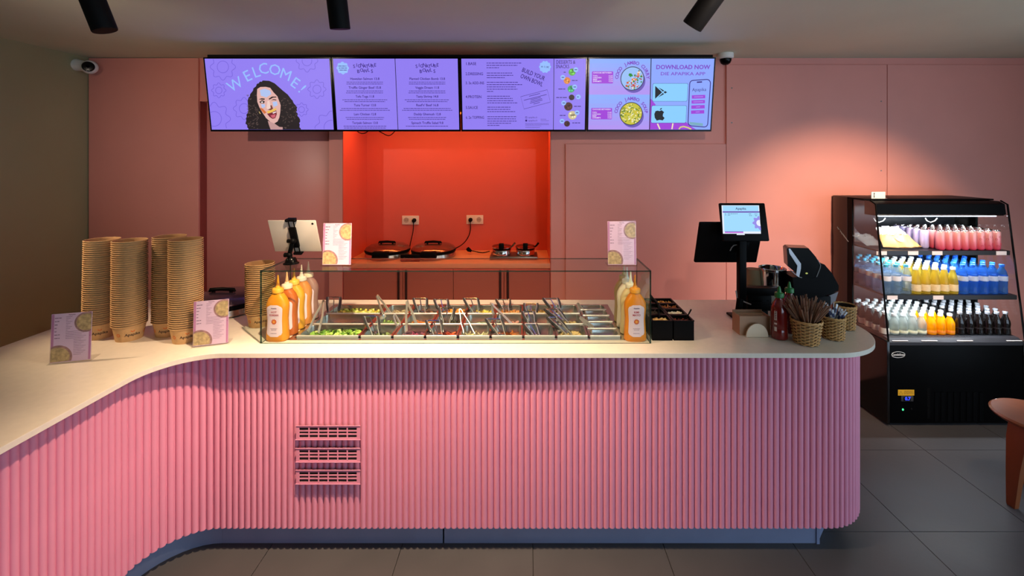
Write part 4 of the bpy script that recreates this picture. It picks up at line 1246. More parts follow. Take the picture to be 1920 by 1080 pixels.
def add_pan(me_, xc, yc, w, d, key, label, rows):
    t = thing('topping_pan', (xc, yc, ZR), label, 'food pan', 'steel topping pans')
    obj('pan_body', me_, t); obj('front_lip', LIPS[me_.name], t)
for c in range(9):
    xa, xb = (XC[0], XC[1]) if c == 0 else (XC[c], XC[c + 1])
    if c == 8:
        for r in range(5):
            yc = YR0 + .0497 + r * .0993
            add_pan(pm_s, (xa + xb) / 2, yc, 0, 0, None, 'shallow narrow steel pan, %s from the front in the rightmost column' % ORD[r], 5)
            cols = [(70, 74, 30), (50, 46, 24)] if r < 3 else [(20, 20, 20), (34, 32, 28)]
            heap('pan_filling', xa + .020, xb - .020, yc - .029, yc + .029, ZR - .040, cols, '%s in the %s pan from the front, rightmost column' % ('dark olive sauce' if r < 3 else 'black sauce', ORD[r]), 'slice', 8, .007, seed=r + 500, bump=.003)
        continue
    for r in range(3):
        yc = YR0 + (r + .5) * RD
        empty = (c, r) not in CONT
        what = 'empty' if empty else 'with ' + CONT[(c, r)][4]
        add_pan(pm_w if c == 0 else pm_n, (xa + xb) / 2, yc, 0, 0, (c, r), 'steel pan %s, %s row, %s' % (what, ROWW[r], COLW[c][3:]), 3)
        if empty: continue
        cols, shp, sz, lev, words_ = CONT[(c, r)]
        heap('pan_filling', xa + .0205, xb - .0205, yc - RD / 2 + .0195, yc + RD / 2 - .0195, ZR - lev, cols, '%s in a steel pan of the %s row' % (words_, ROWW[r]), shp, 110 if c == 0 else 55, sz, seed=c * 10 + r + 200, bump=.008)

# ------------------------------------------------------------------ serving tongs
GRIP = mat('tongs_grip', (58, 56, 60), .3, var=.1); TST = mat('tongs_steel', (225, 222, 218), .3, .75, var=.03)
def flat_bar(mb, pts, side, w, th):
    """ribbon of width w along side, thickness th"""
    pts = [Vector(p) for p in pts]; rings = []
    for i, p in enumerate(pts):
        t = (pts[min(i + 1, len(pts) - 1)] - pts[max(i - 1, 0)]).normalized(); s_ = (side - t * side.dot(t)).normalized(); n_ = t.cross(s_)
        ww = w[i] if isinstance(w, (list, tuple)) else w
        rings.append([p + s_ * ww / 2 + n_ * th / 2, p - s_ * ww / 2 + n_ * th / 2, p - s_ * ww / 2 - n_ * th / 2, p + s_ * ww / 2 - n_ * th / 2])
    mb.loft(rings)


def tongs_open(hinge, t1, t2, label):
    """slim steel tongs, hinge up, two tips in the food"""
    t = thing('serving_tongs', (t1 + t2) / 2, label, 'tongs', 'serving tongs in the pans')
    ax = ((t1 + t2) / 2 - hinge).normalized(); ac = (t2 - t1).normalized(); view = ax.cross(ac).normalized()
    for tip in (t1, t2):
        sgn = 1 if (tip - (t1 + t2) / 2).dot(ac) > 0 else -1
        a = hinge + ac * sgn * .007
        m_ = MB(); mid = a + (tip - a) * .5 + ac * sgn * .004
        flat_bar(m_, [a - ax * .004, a + ax * .02 + ac * sgn * .003, mid, a + (tip - a) * .85, tip], view, [.011, .012, .013, .015, .019], .003)
        m_.build('tongs_arm', TST, t, smooth=40)
    m_ = MB(); flat_bar(m_, [hinge + ac * .0071, hinge + ac * .0055 - ax * .007, hinge - ax * .0105, hinge - ac * .0055 - ax * .007, hinge - ac * .0071], view, .012, .003); m_.build('spring_bend', TST, t, smooth=60)


def tongs_grip(tl, tr, bl, br, label):
    """tongs with dark grips: wide grip ends up, narrow clasp down in the pan"""
    t = thing('serving_tongs', (bl + br) / 2, label, 'tongs', 'serving tongs in the pans')
    ac = (tr - tl).normalized(); dn = ((bl + br) / 2 - (tl + tr) / 2).normalized(); view = dn.cross(ac).normalized()
    for a, b_, s_ in ((tl, bl, -1), (tr, br, 1)):
        m_ = MB(); flat_bar(m_, [a, a + (b_ - a) * .35 + ac * s_ * .003, a + (b_ - a) * .75, b_, b_ + dn * .03], view, [.014, .016, .015, .013, .011], .003); arm = m_.build('tongs_arm', TST, t, smooth=40)
        g = MB(); rings = []
        for f_, r_ in ((-.05, .003), (0., .008), (.12, .0105), (.45, .0105), (.74, .0085), (.84, .004)):
            p = a + (b_ - a) * f_ + ac * s_ * (.0065 + .003 * math.sin(max(f_, 0) * 3))
            rings.append([p + ac * r_ * .72 * math.cos(q_) + view * r_ * 1.15 * math.sin(q_) for q_ in [2 * math.pi * i / 10 for i in range(10)]])
        g.loft(rings); g.build('grip', GRIP, arm)
    m_ = MB(); mid = (tl + tr) / 2 - dn * .003
    m_.tube([tl, tl + (tr - tl) * .15 - dn * .003, mid, tr + (tl - tr) * .15 - dn * .003, tr], .0034, 7); m_.build('cross_bar', CHROME, t)
    c = (bl + br) / 2
    m_ = MB().cyl(bl - ac * .003, br + ac * .003, .005, n=10); m_.ell(c + dn * .006, .009, .007, .009, 10, 6); m_.build('clasp', CHROME, t)
    m_ = MB().cyl((tl + tr) / 2 + dn * .004, c, .003, n=7); m_.build('pull_rod', CHROME, t)


def TP(x, y, dy, yb, z=None): return P(x, y, dy)
NG = [  # x left, x right, y at the grip ends; the same at the clasp; what tells it apart
    (616, 637, 558, 617, 632, 588, 'tongs with dark grips standing in the back left corn pan'),
    (684, 706, 594, 697, 710, 624, 'dark grip tongs in the front cucumber pan'),
    (777, 798.5, 560, 785, 797, 584, 'dark grip tongs in the back row tofu pan'),
    (816, 837.5, 562, 825, 838, 582, 'dark grip tongs in the back row sweet potato pan'),
    (826, 850, 578, 832, 843, 607, 'dark grip tongs in the middle row above the red chilli pan'),
    (801, 824, 602, 813, 829, 628, 'dark grip tongs lying on the front red chilli pan'),
    (871, 894, 560, 887, 897, 586, 'dark grip tongs in the back row mango pan'),
    (913, 938, 599, 934, 947, 628, 'dark grip tongs in the front kimchi pan'),
    (932, 954, 562, 943, 953, 579, 'dark grip tongs in the back row left of the sweetcorn'),
    (984.5, 1006, 570, 988, 1004, 589, 'dark grip tongs furthest back in the empty steel column'),
    (981, 999, 585, 991, 1003, 606, 'dark grip tongs in the middle of the empty steel column'),
    (984, 1004, 609, 999, 1011, 628, 'dark grip tongs at the front of the empty steel column'),
    (1020, 1044, 560, 1036, 1050, 580, 'dark grip tongs furthest back among the beige pans'),
    (1023, 1045, 581, 1050, 1060, 600, 'dark grip tongs in the middle among the beige pans'),
    (1028, 1043, 596, 1056, 1066, 622, 'dark grip tongs over the front potato slices')]
for k, (a, b_, yt, c, d, yb, lb) in enumerate(NG):
    Yb = YZ(yb, .992); Yt = Yb + .085
    zb, zt = PZ(yb, Yb), PZ(yt, Yt)
    tongs_grip(Vector((PX(a, Yt), Yt, zt)), Vector((PX(b_, Yt), Yt, zt)), Vector((PX(c, Yb), Yb, zb)), Vector((PX(d, Yb), Yb, zb)), lb)
NO = [((607, 566), (577, 622), (597, 625), .13, 'slim steel tongs standing open in the front lettuce pan'),
      ((708, 556), (722, 596), (733, 589), .10, 'slim steel tongs leaning in the back row by the edamame'),
      ((740, 593), (748, 618), (753, 616), .06, 'small steel tongs lying over the red onion pan'),
      ((763.5, 567), (762, 622), (781, 608), .10, 'slim steel tongs standing open over the carrots'),
      ((864, 583), (870, 626), (891, 627), .09, 'slim steel tongs standing open in the bean sprouts'),
      ((922, 570), (927, 594), (960, 608), .08, 'slim steel tongs leaning wide open towards the ginger pan'),
      ((1084, 571), (1092, 589), (1096, 587), .04, 'small steel tongs at the back of the rightmost pans'),
      ((1090, 597), (1108, 617), (1113, 614), .05, 'small steel tongs lying by the front rightmost pans')]
for (h, a, b_, dy, lb) in NO:
    Ya, Yb_ = YZ(a[1], .985), YZ(b_[1], .985)
    Yh = (Ya + Yb_) / 2 + dy
    tongs_open(P(*h, Yh), P(*a, Ya), P(*b_, Yb_), lb)

# ------------------------------------------------------------------ till screens, card terminal and the end of the counter
pos = thing('till_stand', (PX(1391, 2.50), 2.50, ZT), 'black till pole carrying two screens on the counter', 'till')
px_ = PX(1391, 2.50)
MB().box(px_ - .020, px_ + .020, 2.485, 2.525, ZT + .0, PZ(450, 2.5) + .06, bev=.004).build('pole', BLACK, pos)
MB().box(px_ - .035, px_ + .03, 2.47, 2.62, ZT, ZT + .012, bev=.004).build('foot_plate', BLACK, pos)
MB().tube([P(1388, 560, 2.46), P(1384, 585, 2.45), P(1383, 600, 2.445), P(1379, 606, 2.44)], [.018, .016, .013, .010], 12).ell(P(1380, 606.5, 2.44), .017, .014, .007, 12, 6).build('cable_guide', BLACK, pos)
MB().box(px_ + .012, PX(1462, 2.52), 2.50, 2.56, PZ(553, 2.52), PZ(539, 2.52), bev=.004).build('side_arm', BLACK, pos)
# customer display
d0, d1 = P(1356, 452, 2.435), P(1443.5, 451, 2.435); u0 = P(1350.5, 380.5, 2.485)
dw_ = d1.x - d0.x; eyd = Vector((0, u0.y - d0.y, u0.z - d0.z)); dh_ = eyd.length; eyd.normalize(); nd = Vector((1, 0, 0)).cross(eyd)
disp = thing('customer_display', Vector(((d0.x + d1.x) / 2, 2.46, d0.z)), 'small lit customer screen facing the viewer on the till pole', 'screen')
def tilted(o, w, h, t0, t1, m_, name, parent, bev=.006):
    a = MB().box(0, w, 0, h, t0, t1, bev=bev) if bev else MB().box(0, w, 0, h, t0, t1)
    a.xf(Matrix.Translation(o) @ Matrix((Vector((1, 0, 0)), eyd, nd)).transposed().to_4x4()); return a.build(name, m_, parent)
tilted(d0, dw_, dh_, -.018, 0, BLACK, 'housing', disp)
cv = Canvas(d0 + nd * .0006, (1, 0, 0), eyd, disp, .0003)
K = dw_ / 1110 * 1.0                                     # crop pixels to metres
def dq(x, y): return ((x - 210 - (y - 130) * .06) * K, dh_ - (y - 130) / 845 * dh_)
def drect(part, m_, x0, y0, x1, y1, lay): cv.poly(part, m_, [dq(x0, y1), dq(x1, y1), dq(x1, y0), dq(x0, y0)], lay)
DSP = glow('till_sky', (160, 218, 255)); DSPW = glow('till_white', (232, 238, 255)); DV = glow('till_violet', (112, 84, 176)); DP = glow('till_pink', (204, 112, 220)); DL = glow('till_lilac', (150, 140, 232)); DI = glow('till_ink', (70, 84, 120))
drect('display', DSPW, 262, 185, 1170, 815, 0)
drect('page', DSP, 290, 195, 1150, 320, 1); drect('page', DSP, 300, 345, 1165, 765, 1)
drect('title_bar', DV, 280, 318, 1170, 350, 2)
X, Y = dq(722, 260); cv.text('brand_lettering', DI, 'Apapika', X, Y, .018, 3, bold=.02)
for i, (a, b_, y) in enumerate(((400, 640, 375), (400, 455, 405), (905, 975, 378), (1045, 1110, 380), (915, 980, 415), (1055, 1110, 416), (335, 360, 375), (335, 360, 402))):
    p0, p1 = dq(a, y), dq(b_, y); cv.words('order_lines', DI, p0[0], p1[0], p0[1], .0024, 3, i)
X, Y = dq(1150, 580)
pts = [(min(X + .034 * (1 + .15 * math.cos(8 * a)) * math.cos(a), dq(1168, 580)[0]), Y + .034 * (1 + .15 * math.cos(8 * a)) * math.sin(a)) for a in [2 * math.pi * i / 64 for i in range(110)]]
cv.poly('flower_emblem', DL, pts, 2)
cv.poly('flower_emblem', DSPW, [(min(X + .017 * math.cos(a), dq(1168, 580)[0]), Y + .017 * math.sin(a)) for a in [2 * math.pi * i / 32 for i in range(32)]], 3)
drect('footer_bar', DP, 310, 775, 750, 800, 2); drect('footer_bar', DV, 310, 765, 750, 777, 2)
drect('task_bar', DSPW, 590, 818, 780, 842, 1)
cv.done()
# staff screen, seen from behind
ts = thing('staff_screen', (PX(1364, 2.60), 2.60, PZ(493, 2.60)), 'large dark staff screen seen from behind on the till pole', 'screen')
o0 = Vector((PX(1302, 2.63), 2.63, PZ(493, 2.63))); u0 = Vector((PX(1314, 2.545), 2.545, PZ(418, 2.545)))
eyd = Vector((0, u0.y - o0.y, u0.z - o0.z)); hh = eyd.length; eyd.normalize(); nd = Vector((1, 0, 0)).cross(eyd); ww = PX(1419, 2.63) - o0.x
tilted(o0, ww, hh, -.022, 0, BLACK, 'back_shell', ts, .008)
tilted(o0 + Vector((.01, 0, 0)) + eyd * .01 - nd * .0228, ww - .02, hh - .02, -.0004, 0, glow('staff_glow', (90, 110, 160), .4), 'screen', ts, 0)
tilted(o0 + Vector((ww * .62, 0, 0)) + eyd * hh * .28, .07, .07, .0005, .012, BLACK, 'mount_plate', ts, .004)
cbl = MB().tube([P(1369, 470, 2.54), P(1372, 464, 2.525), P(1376, 460, 2.52), P(1382, 459, 2.512)], .0028, 7); cbl.build('cable', mat('grey_cable', (150, 150, 150), .4), ts)
MB().tube([P(1380, 545, 2.47), P(1382, 560, 2.468), P(1388, 563, 2.466), P(1408, 571, 2.465)], .0035, 7).build('cable', mat('grey_cable'), pos)
# black box (receipt printer) behind the napkins
pr = thing('receipt_printer', (PX(1430, 2.60), 2.60, ZT), 'low black receipt printer behind the napkins', 'printer')
MB().box(PX(1404, 2.52), PX(1450, 2.52), 2.53, 2.66, ZT + .045, ZT + .135, bev=.01).build('printer_body', BLACK, pr)
MB().box(PX(1408, 2.52), PX(1446, 2.52), 2.55, 2.64, ZT, ZT + .045, bev=.004).build('printer_base', BLACK, pr)
MB().box(PX(1408, 2.52) + .01, PX(1446, 2.52) - .01, 2.5275, 2.5295, ZT + .10, ZT + .108).build('paper_slot', BLACKG, pr, smooth=0)
# cups and steel canister at the back
t = thing('cup_stack', (PX(1413, 2.76), 2.76, ZT), 'upturned brown paper cups behind the till pole', 'cups')
for k in range(6):
    MB().lathe([(.050, .0005 + k * .024), (.052, .024 + k * .024), (.049, .028 + k * .024), (.043, .106 + k * .024), (.041, .11 + k * .024), (.001, .11 + k * .024)], 26, t.location).build('cup', mat('cup_card', (128, 108, 76), .7, var=.06), t)
t = thing('steel_canister', (PX(1448, 2.72), 2.72, ZT), 'tall polished steel canister behind the red sauce bottle', 'canister')
MB().lathe([(.062, 0), (.064, .003), (.073, .242), (.075, .244), (.073, .246), (.071, .242), (.061, .006), (.001, .006)], 36, t.location).build('canister_wall', CHROME, t)
MB().lathe([(.0745, .232), (.0768, .234), (.0768, .246), (.0745, .248), (.0735, .246)], 36, t.location, cap=False).build('rolled_rim', CHROME, t)

# card terminal with grey trim
ct = thing('card_terminal', (PX(1520, 2.62), 2.62, ZT), 'bulky black card terminal with silver trim behind the straws', 'card terminal')
Yc0, Yc1 = 2.50, 2.66
def pl_(pts, y): return [Vector((PX(x, y), y, PZ(yy, y))) for x, yy in pts]
hp_ = [(1475, 467), (1479, 464), (1516, 465.5), (1530, 482), (1538, 497), (1530, 519), (1520, 522), (1502, 520), (1477, 499)]
a = MB().loft([pl_(hp_, 2.52)[::-1], [p + Vector((.03, .09, .0)) for p in pl_(hp_, 2.52)[::-1]]]); a.build('head', BLACKG, ct, smooth=25)
SIL = mat('silver_trim', (176, 176, 182), .35, .6, var=.03)
tr_ = MB()
f0 = [(1478, 466), (1481, 466), (1501, 494), (1501, 503), (1497.5, 519.5), (1492, 516), (1494.5, 498), (1479.5, 475)]
tr_.loft([[p - Vector((0, .004, 0)) for p in pl_(f0, 2.52)[::-1]], [p + Vector((0, .002, 0)) for p in pl_(f0, 2.52)[::-1]]]); tr_.build('silver_band', SIL, ct, smooth=20)
MB().tube([p - Vector((0, .002, 0)) for p in pl_([(1533, 487), (1538, 497), (1537, 503), (1530.5, 519)], 2.52)], .0022, 6).build('silver_edge', SIL, ct)
MB().tube([p - Vector((0, .002, 0)) for p in pl_([(1478, 502), (1489, 513), (1499, 519.5), (1503, 520.5)], 2.52)], .002, 6).build('silver_edge', SIL, ct)
MB().ell(P(1512.5, 512.5, 2.517), .007, .003, .0045, 12, 6).build('indicator', glow('terminal_lamp', (190, 200, 110), .8), ct)
bp_ = [(1537, 494), (1546, 496), (1560, 512), (1573, 536), (1572, 545), (1553, 552), (1540, 558), (1490, 558), (1486, 520), (1500, 519), (1528, 521)]
a = MB().loft([pl_(bp_, 2.56)[::-1], [p + Vector((.02, .14, 0)) for p in pl_(bp_, 2.56)[::-1]]]); a.build('body', BLACK, ct, smooth=25)
MB().box(PX(1488, 2.62), PX(1548, 2.62), 2.57, 2.70, ZT, PZ(552, 2.60), bev=.008).build('base', BLACK, ct)
rp = [(1551, 556), (1572, 547), (1566, 566), (1556, 573)]
a = MB().loft([pl_(rp, 2.575)[::-1], [p + Vector((0, .06, 0)) for p in pl_(rp, 2.575)[::-1]]]); a.build('paper_roll_cover', mat('smoke_grey', (120, 118, 124), .4), ct, smooth=0)

# napkins
t = thing('napkin_box', (PX(1413, 2.32), 2.32, ZT), 'brown card napkin box beside the red sauce bottle', 'napkin box')
NB = mat('brown_card', (170, 132, 104), .7, var=.05)
xa, xb = PX(1387, 2.30), PX(1444, 2.30)
MB().box(xa, xb, 2.300, 2.304, ZT, ZT + .098).build('front_wall', NB, t, smooth=0); MB().box(xa, xb, 2.38, 2.384, ZT, ZT + .105).build('back_wall', NB, t, smooth=0)
MB().box(xa, xa + .004, 2.304, 2.38, ZT, ZT + .098).build('side_wall', NB, t, smooth=0); MB().box(xb - .004, xb, 2.304, 2.38, ZT, ZT + .098).build('side_wall', NB, t, smooth=0)
MB().box(xa + .004, xb - .004, 2.304, 2.38, ZT, ZT + .003).build('bottom', NB, t, smooth=0)
nk = thing('napkin_bundle', (PX(1413, 2.34), 2.34, ZT + .004), 'folded paper napkins filling the brown card box', 'napkins')
for k in range(9): MB().box(xa + .007, xb - .007, 2.309 + k * .0075, 2.3145 + k * .0075, ZT + .004, ZT + .085 + (k % 3) * .004).build('napkin', mat('brown_napkin', (186, 152, 122), .8, var=.04), nk, smooth=0)
yy = 2.275; cxs = PX(1420, yy)
fd_ = thing('paper_fan', (cxs, yy, ZT), 'half round folded white paper leaning on the brown napkin box', 'paper filter')
for k in range(5):
    r_ = .056 - k * .0007; o_ = k * .0025
    pts = [(cxs + r_ * math.cos(math.pi * i / 20), ZT + .0012 + r_ * 1.2 * math.sin(math.pi * i / 20)) for i in range(21)]
    MB().prism(pts, yy + o_, yy + o_ + .0014, 'y').build('paper_sheet', mat('cream_paper', (226, 206, 180), .8, var=.03), fd_, smooth=0)

# red sauce bottles with green caps
SRI = mat('red_sauce', (110, 18, 14), .12, var=.08, coat=.5); SRG = mat('green_cap', (24, 116, 52), .4, var=.05); SLB = mat('sauce_white_print', (206, 190, 180), .5)
for (x, y, lb, full) in ((PX(1461, 2.262), 2.262, 'dark red chilli sauce bottle with green cap beside the straw basket', 1), (PX(1480, 2.345), 2.345, 'second dark red sauce bottle half hidden behind the straw basket', 0)):
    t = thing('sauce_bottle', (x, y, ZT + .0005), lb, 'sauce bottle', 'red sauce bottles')
    MB().lathe([(.030, 0), (.037, .004), (.039, .012), (.039, .05), (.0375, .055), (.039, .06), (.0388, .14), (.037, .158), (.031, .175), (.022, .190), (.0165, .20), (.0165, .208), (.001, .208)], 30).build('bottle_body', SRI, t, world=False)
    g = MB().lathe([(.0185, .206), (.0215, .208), (.0215, .226), (.019, .230), (.010, .232), (.008, .245), (.004, .262), (.0008, .263)], 22); g.build('green_cap', SRG, t, world=False)
    for i in range(16):
        pass
    if full:
        lb_ = MB(); fac = math.atan2(-y, -x)
        for (da, z0, z1, w) in ((-.42, .10, .145, .34), (-.42, .078, .086, .34), (-.42, .045, .066, .30)):
            v = [(.0393 * math.cos(fac + da + w * (i / 6 - .5)), .0393 * math.sin(fac + da + w * (i / 6 - .5)), z) for z in (z0, z1) for i in range(7)]
            lb_.add(v, [(i, i + 1, 8 + i, 7 + i) for i in range(6)])
        lb_.build('white_print', SLB, t, world=False)
        d_ = MB()
        for k in range(5):
            z0 = .104 + k * .0085; v = [(.0396 * math.cos(fac - .42 + .24 * (i / 4 - .5)), .0396 * math.sin(fac - .42 + .24 * (i / 4 - .5)), z) for z in (z0, z0 + .004) for i in range(5)]
            d_.add(v, [(i, i + 1, 6 + i, 5 + i) for i in range(4)])
        tag(d_.build('print_lines', INK, t, world=False), kind='stuff')

# woven baskets
WICK = mat('wicker', (200, 152, 92), .6, var=.2, scale=60); WICKD = mat('wicker_hole_shade', (44, 28, 16), .8)  # dark inner cone: shade in the holes of the weave, put into its colour
def basket(x, y, r0, r1, h, label):
    t = thing('wicker_basket', (x, y, ZT), label, 'basket', 'wicker baskets on the counter end')
    MB().lathe([(r0 - .006, .004), (r0 - .004, 0), (r0 - .002, .002), (r1 - .003, h - .004), (r1 - .006, h - .004), (r0 - .006, .008), (.001, .008)], 36, t.location).build('shade_cone', WICKD, t)
    m_ = MB(); rows = 14; n = 20
    for k in range(rows):
        z = .006 + (h - .016) * k / (rows - 1); r = r0 + (r1 - r0) * z / h
        pts = []
        for i in range(n * 4):
            a = 2 * math.pi * i / (n * 4); w = math.sin(n * a / 2 * 2 / 2 + (math.pi if k % 2 else 0))
            pts.append((x + (r + .0030 * w) * math.cos(a), y + (r + .0030 * w) * math.sin(a), ZT + z + .0012 * math.cos(n * a / 2)))
        m_.tube(pts, .0027, 5, closed=True)
    tag(m_.build('weave', WICK, t), kind='stuff')
    m_ = MB(); 
    for i in range(n):
        a = 2 * math.pi * i / n; m_.tube([(x + r0 * math.cos(a), y + r0 * math.sin(a), ZT + .003), (x + r1 * math.cos(a), y + r1 * math.sin(a), ZT + h - .004)], .0016, 5)
    tag(m_.build('stakes', WICK, t), kind='stuff')
    for ph in (0, math.pi / 9):
        pts = [(x + (r1 + .0015 * math.cos(9 * (a + ph))) * math.cos(a), y + (r1 + .0015 * math.cos(9 * (a + ph))) * math.sin(a), ZT + h - .003 + .002 * math.sin(9 * (a + ph))) for a in [2 * math.pi * i / 72 for i in range(72)]]
        MB().tube(pts, .0036, 6, closed=True).build('braided_rim', WICK, t)
    return t


b1 = (PX(1511.5, 2.205), 2.205); b2 = (PX(1562, 2.265), 2.265); b3 = (PX(1584, 2.40), 2.40)
basket(*b1, .052, .068, .118, 'woven basket full of brown straws, nearest the counter edge')
basket(*b2, .046, .052, .112, 'woven basket holding white paper sticks')
basket(*b3, .044, .050, .125, 'woven basket furthest back beside the cooler')
STRAW = mat('kraft_straw', (150, 108, 82), .7, var=.1); STRAW2 = mat('kraft_straw_dark', (116, 80, 60), .7, var=.1)
for k in range(110):
    rj = random.Random(k + 900); a = rj.uniform(0, 6.28); q = math.sqrt(rj.random())
    p0 = Vector((b1[0] + .030 * q * math.cos(a + 2.6), b1[1] + .030 * q * math.sin(a + 2.6), ZT + .012))
    L = rj.uniform(.195, .228); rr_ = .058 * q
    p1 = Vector((b1[0] + rr_ * math.cos(a), b1[1] + rr_ * math.sin(a), ZT + .118))
    d = (p1 - p0).normalized(); e = p0 + d * L
    s_ = MB().tube([p0, e], .0027, 8, cap=False); s_.tube([e, p0], .0021, 8, cap=False)
    s_.add([], [])
    o = s_.build('drinking_straw', STRAW if k % 3 else STRAW2)
    tag(o, 'brown paper straw in the front wicker basket', 'straw', 'brown straws in the front basket')
STK = mat('white_paper_stick', (214, 212, 216), .6, var=.04); STKP = mat('blue_print', (70, 76, 110), .6)
for k in range(26):
    rj = random.Random(k + 1300); a = rj.uniform(0, 6.28); q = math.sqrt(rj.random())
    p0 = Vector((b2[0] + .022 * q * math.cos(a + 2.4), b2[1] + .022 * q * math.sin(a + 2.4), ZT + .012)); p1 = Vector((b2[0] + .036 * q * math.cos(a) + .008, b2[1] + .036 * q * math.sin(a), ZT + .112))
    d = (p1 - p0).normalized(); L = rj.uniform(.135, .17); ac = Vector((-math.sin(a * 2), math.cos(a * 2), 0))
    m_ = MB(); flat_bar(m_, [p0, p0 + d * L * .5, p0 + d * L], ac, .009, .0035)
    o = m_.build('sugar_stick', STK); tag(o, 'white paper stick in the middle wicker basket', 'paper stick', 'white sticks in the middle basket')
    m_ = MB(); flat_bar(m_, [p0 + d * L * .72, p0 + d * L * .86], ac, .0094, .0040); m_.build('printed_band', STKP, o, world=False)
# ------------------------------------------------------------------ open drinks cooler
FX0, FX1, FB, FFR, FH = 2.56, 3.55, 3.745, 3.181, 1.595
FBLK = mat('cooler_black', (5, 5, 6), .4, var=.05, spec=.05); FBLKS = mat('cooler_black_side', (12, 9, 9), .12, var=.03); FIN = mat('cooler_inside', (22, 24, 30), .3, var=.08)
cool = thing('drinks_cooler', ((FX0 + FX1) / 2, (FFR + FB) / 2, 0), 'black open fronted drinks cooler with lit shelves beside the counter', 'cooler')
def cbox(name, m_, *a, bev=0, parent=None): return MB().box(*a, bev=bev).build(name, m_, parent or cool, smooth=35 if bev else 0)
ZDK = .60
cbox('base_cabinet', FBLK, FX0 + .022, FX1 - .022, FFR, FB - .02, .02, ZDK - .03, bev=.006)
for k in range(2): cbox('base_foot', BLACKM, FX0 + .05 + k * .8, FX0 + .11 + k * .8, FFR + .05, FFR + .45, 0, .02)
for x in (FX0, FX1 - .02):
    cbox('side_base', FBLKS, x, x + .02, FFR - .002, FB, .012, ZDK - .002, bev=.003)
    cbox('side_back', FBLKS, x, x + .02, 3.575, FB, ZDK, FH, bev=.003)
    cbox('side_gasket', BLACK, x + .001, x + .019, 3.522, 3.574, ZDK, FH - .004)
    # glass side with a sloping front edge
    g = MB(); pr_ = [(FFR + .004, ZDK + .002), (3.521, ZDK + .002), (3.521, FH - .006), (3.345, FH - .012), (3.300, FH - .03)]
    g.prism(pr_, x + .006, x + .014, 'x'); g.m = [0, 0] + [1] * len(pr_)
    g.build('side_glass', [clear('cooler_glass', (240, 244, 244), 2.0), GEDGE], cool, smooth=0)
    e = MB(); e.tube([(x + .01, FFR - .001, ZDK + .002), (x + .01, 3.2965, FH - .032), (x + .01, 3.344, FH - .009)], .006, 8); e.build('edge_trim', BLACK, cool)
cbox('back_wall', FIN, FX0 + .02, FX1 - .02, 3.695, FB, ZDK - .03, FH - .02)
cbox('roof', FBLK, FX0 + .001, FX1 - .001, 3.40, FB, FH - .012, FH, bev=.003)
h = MB(); h.prism([(3.295, 1.490), (3.315, 1.478), (3.42, 1.478), (3.42, FH - .013), (3.345, FH - .013), (3.305, FH - .03)], FX0 + .021, FX1 - .021, 'x'); h.build('header', FBLK, cool, smooth=30)
cbox('deck', FIN, FX0 + .0205, FX1 - .0205, FFR + .06, 3.694, ZDK - .029, ZDK + .02)
SH = [(1.228, 3.272), (.918, 3.226)]
DK = (ZDK + .0205, 3.20)
for (z, yf) in SH:
    s_ = cbox('shelf', mat('shelf_dark', (26, 26, 30), .35), FX0 + .022, FX1 - .022, yf, 3.69, z - .012, z - .0005)
    cbox('shelf_rail', mat('rail_dark', (44, 40, 40), .3, .5), FX0 + .022, FX1 - .022, yf - .004, yf - .0004, z - .032, z - .001, parent=s_)
TAGM = mat('price_tag', (240, 226, 226), .5)
def ptag(x, yf, z, w=.075):
    m_ = MB().box(PX(x, yf) - w / 2, PX(x, yf) + w / 2, yf - .0065, yf - .0045, z - .031, z - .003); return m_.build('price_tag', TAGM, cool, smooth=0)
for x in (1652, 1711, 1756, 1876): ptag(x, 3.272, 1.228)
for x in (1672, 1758): ptag(x, 3.226, .918)
led = MB().prism([(FFR + .002, ZDK - .028), (FFR + .058, ZDK - .028), (FFR + .058, ZDK + .02), (FFR + .03, ZDK + .016), (FFR + .002, ZDK - .006)], FX0 + .022, FX1 - .022, 'x').build('front_ledge', mat('ledge_grey', (58, 58, 64), .3, .4), cool, smooth=0)
for x in (1690, 1745, 1812, 1905): MB().box(PX(x, FFR) - .055, PX(x, FFR) + .055, FFR + .006, FFR + .024, ZDK + .0015, ZDK + .004).xf(Matrix.Translation((0, 0, 0))).build('price_tag', TAGM, cool, smooth=0)
sl = MB()
for k in range(26): sl.box(FX0 + .11 + k * .021, FX0 + .122 + k * .021, FFR + .0415, FFR + .0455, ZDK + .0185, ZDK + .0215)
tag(sl.build('grille_slots', STEELD, cool, smooth=0), kind='stuff')
# light strip under the header; those under the shelves added to brighten the bottles
LEDM = glow('cooler_led', (226, 238, 255), 9)
for (y, z, pw) in ((3.335, 1.4765, 3.5), (3.30, SH[0][0] - .013, 9), (3.255, SH[1][0] - .013, 10)):
    cbox("header_and_fill_strip", LEDM, FX0 + .06, FX1 - .06, y - .008, y + .008, z - .006, z - .0005)
    L = bpy.data.lights.new('header_and_fill_light', 'AREA'); L.shape = 'RECTANGLE'; L.size = .86; L.size_y = .02; L.energy = pw; L.color = (.88, .95, 1)
    lo = bpy.data.objects.new('header_and_fill_light', L); COL.objects.link(lo); lo.parent = cool
    lo.location = Vector(((FX0 + FX1) / 2, y, z - .008)) - world_off(cool); lo.rotation_euler = (math.radians(25), 0, 0)
for x in (1648, 1745):
    pts = [P(x + dx, y, 3.36) for dx, y in ((-10, 409), (-7, 414), (0, 417), (8, 414), (12, 409))]
    MB().tube(pts, .003, 6).build('lamp_cable', WHITEP, cool)
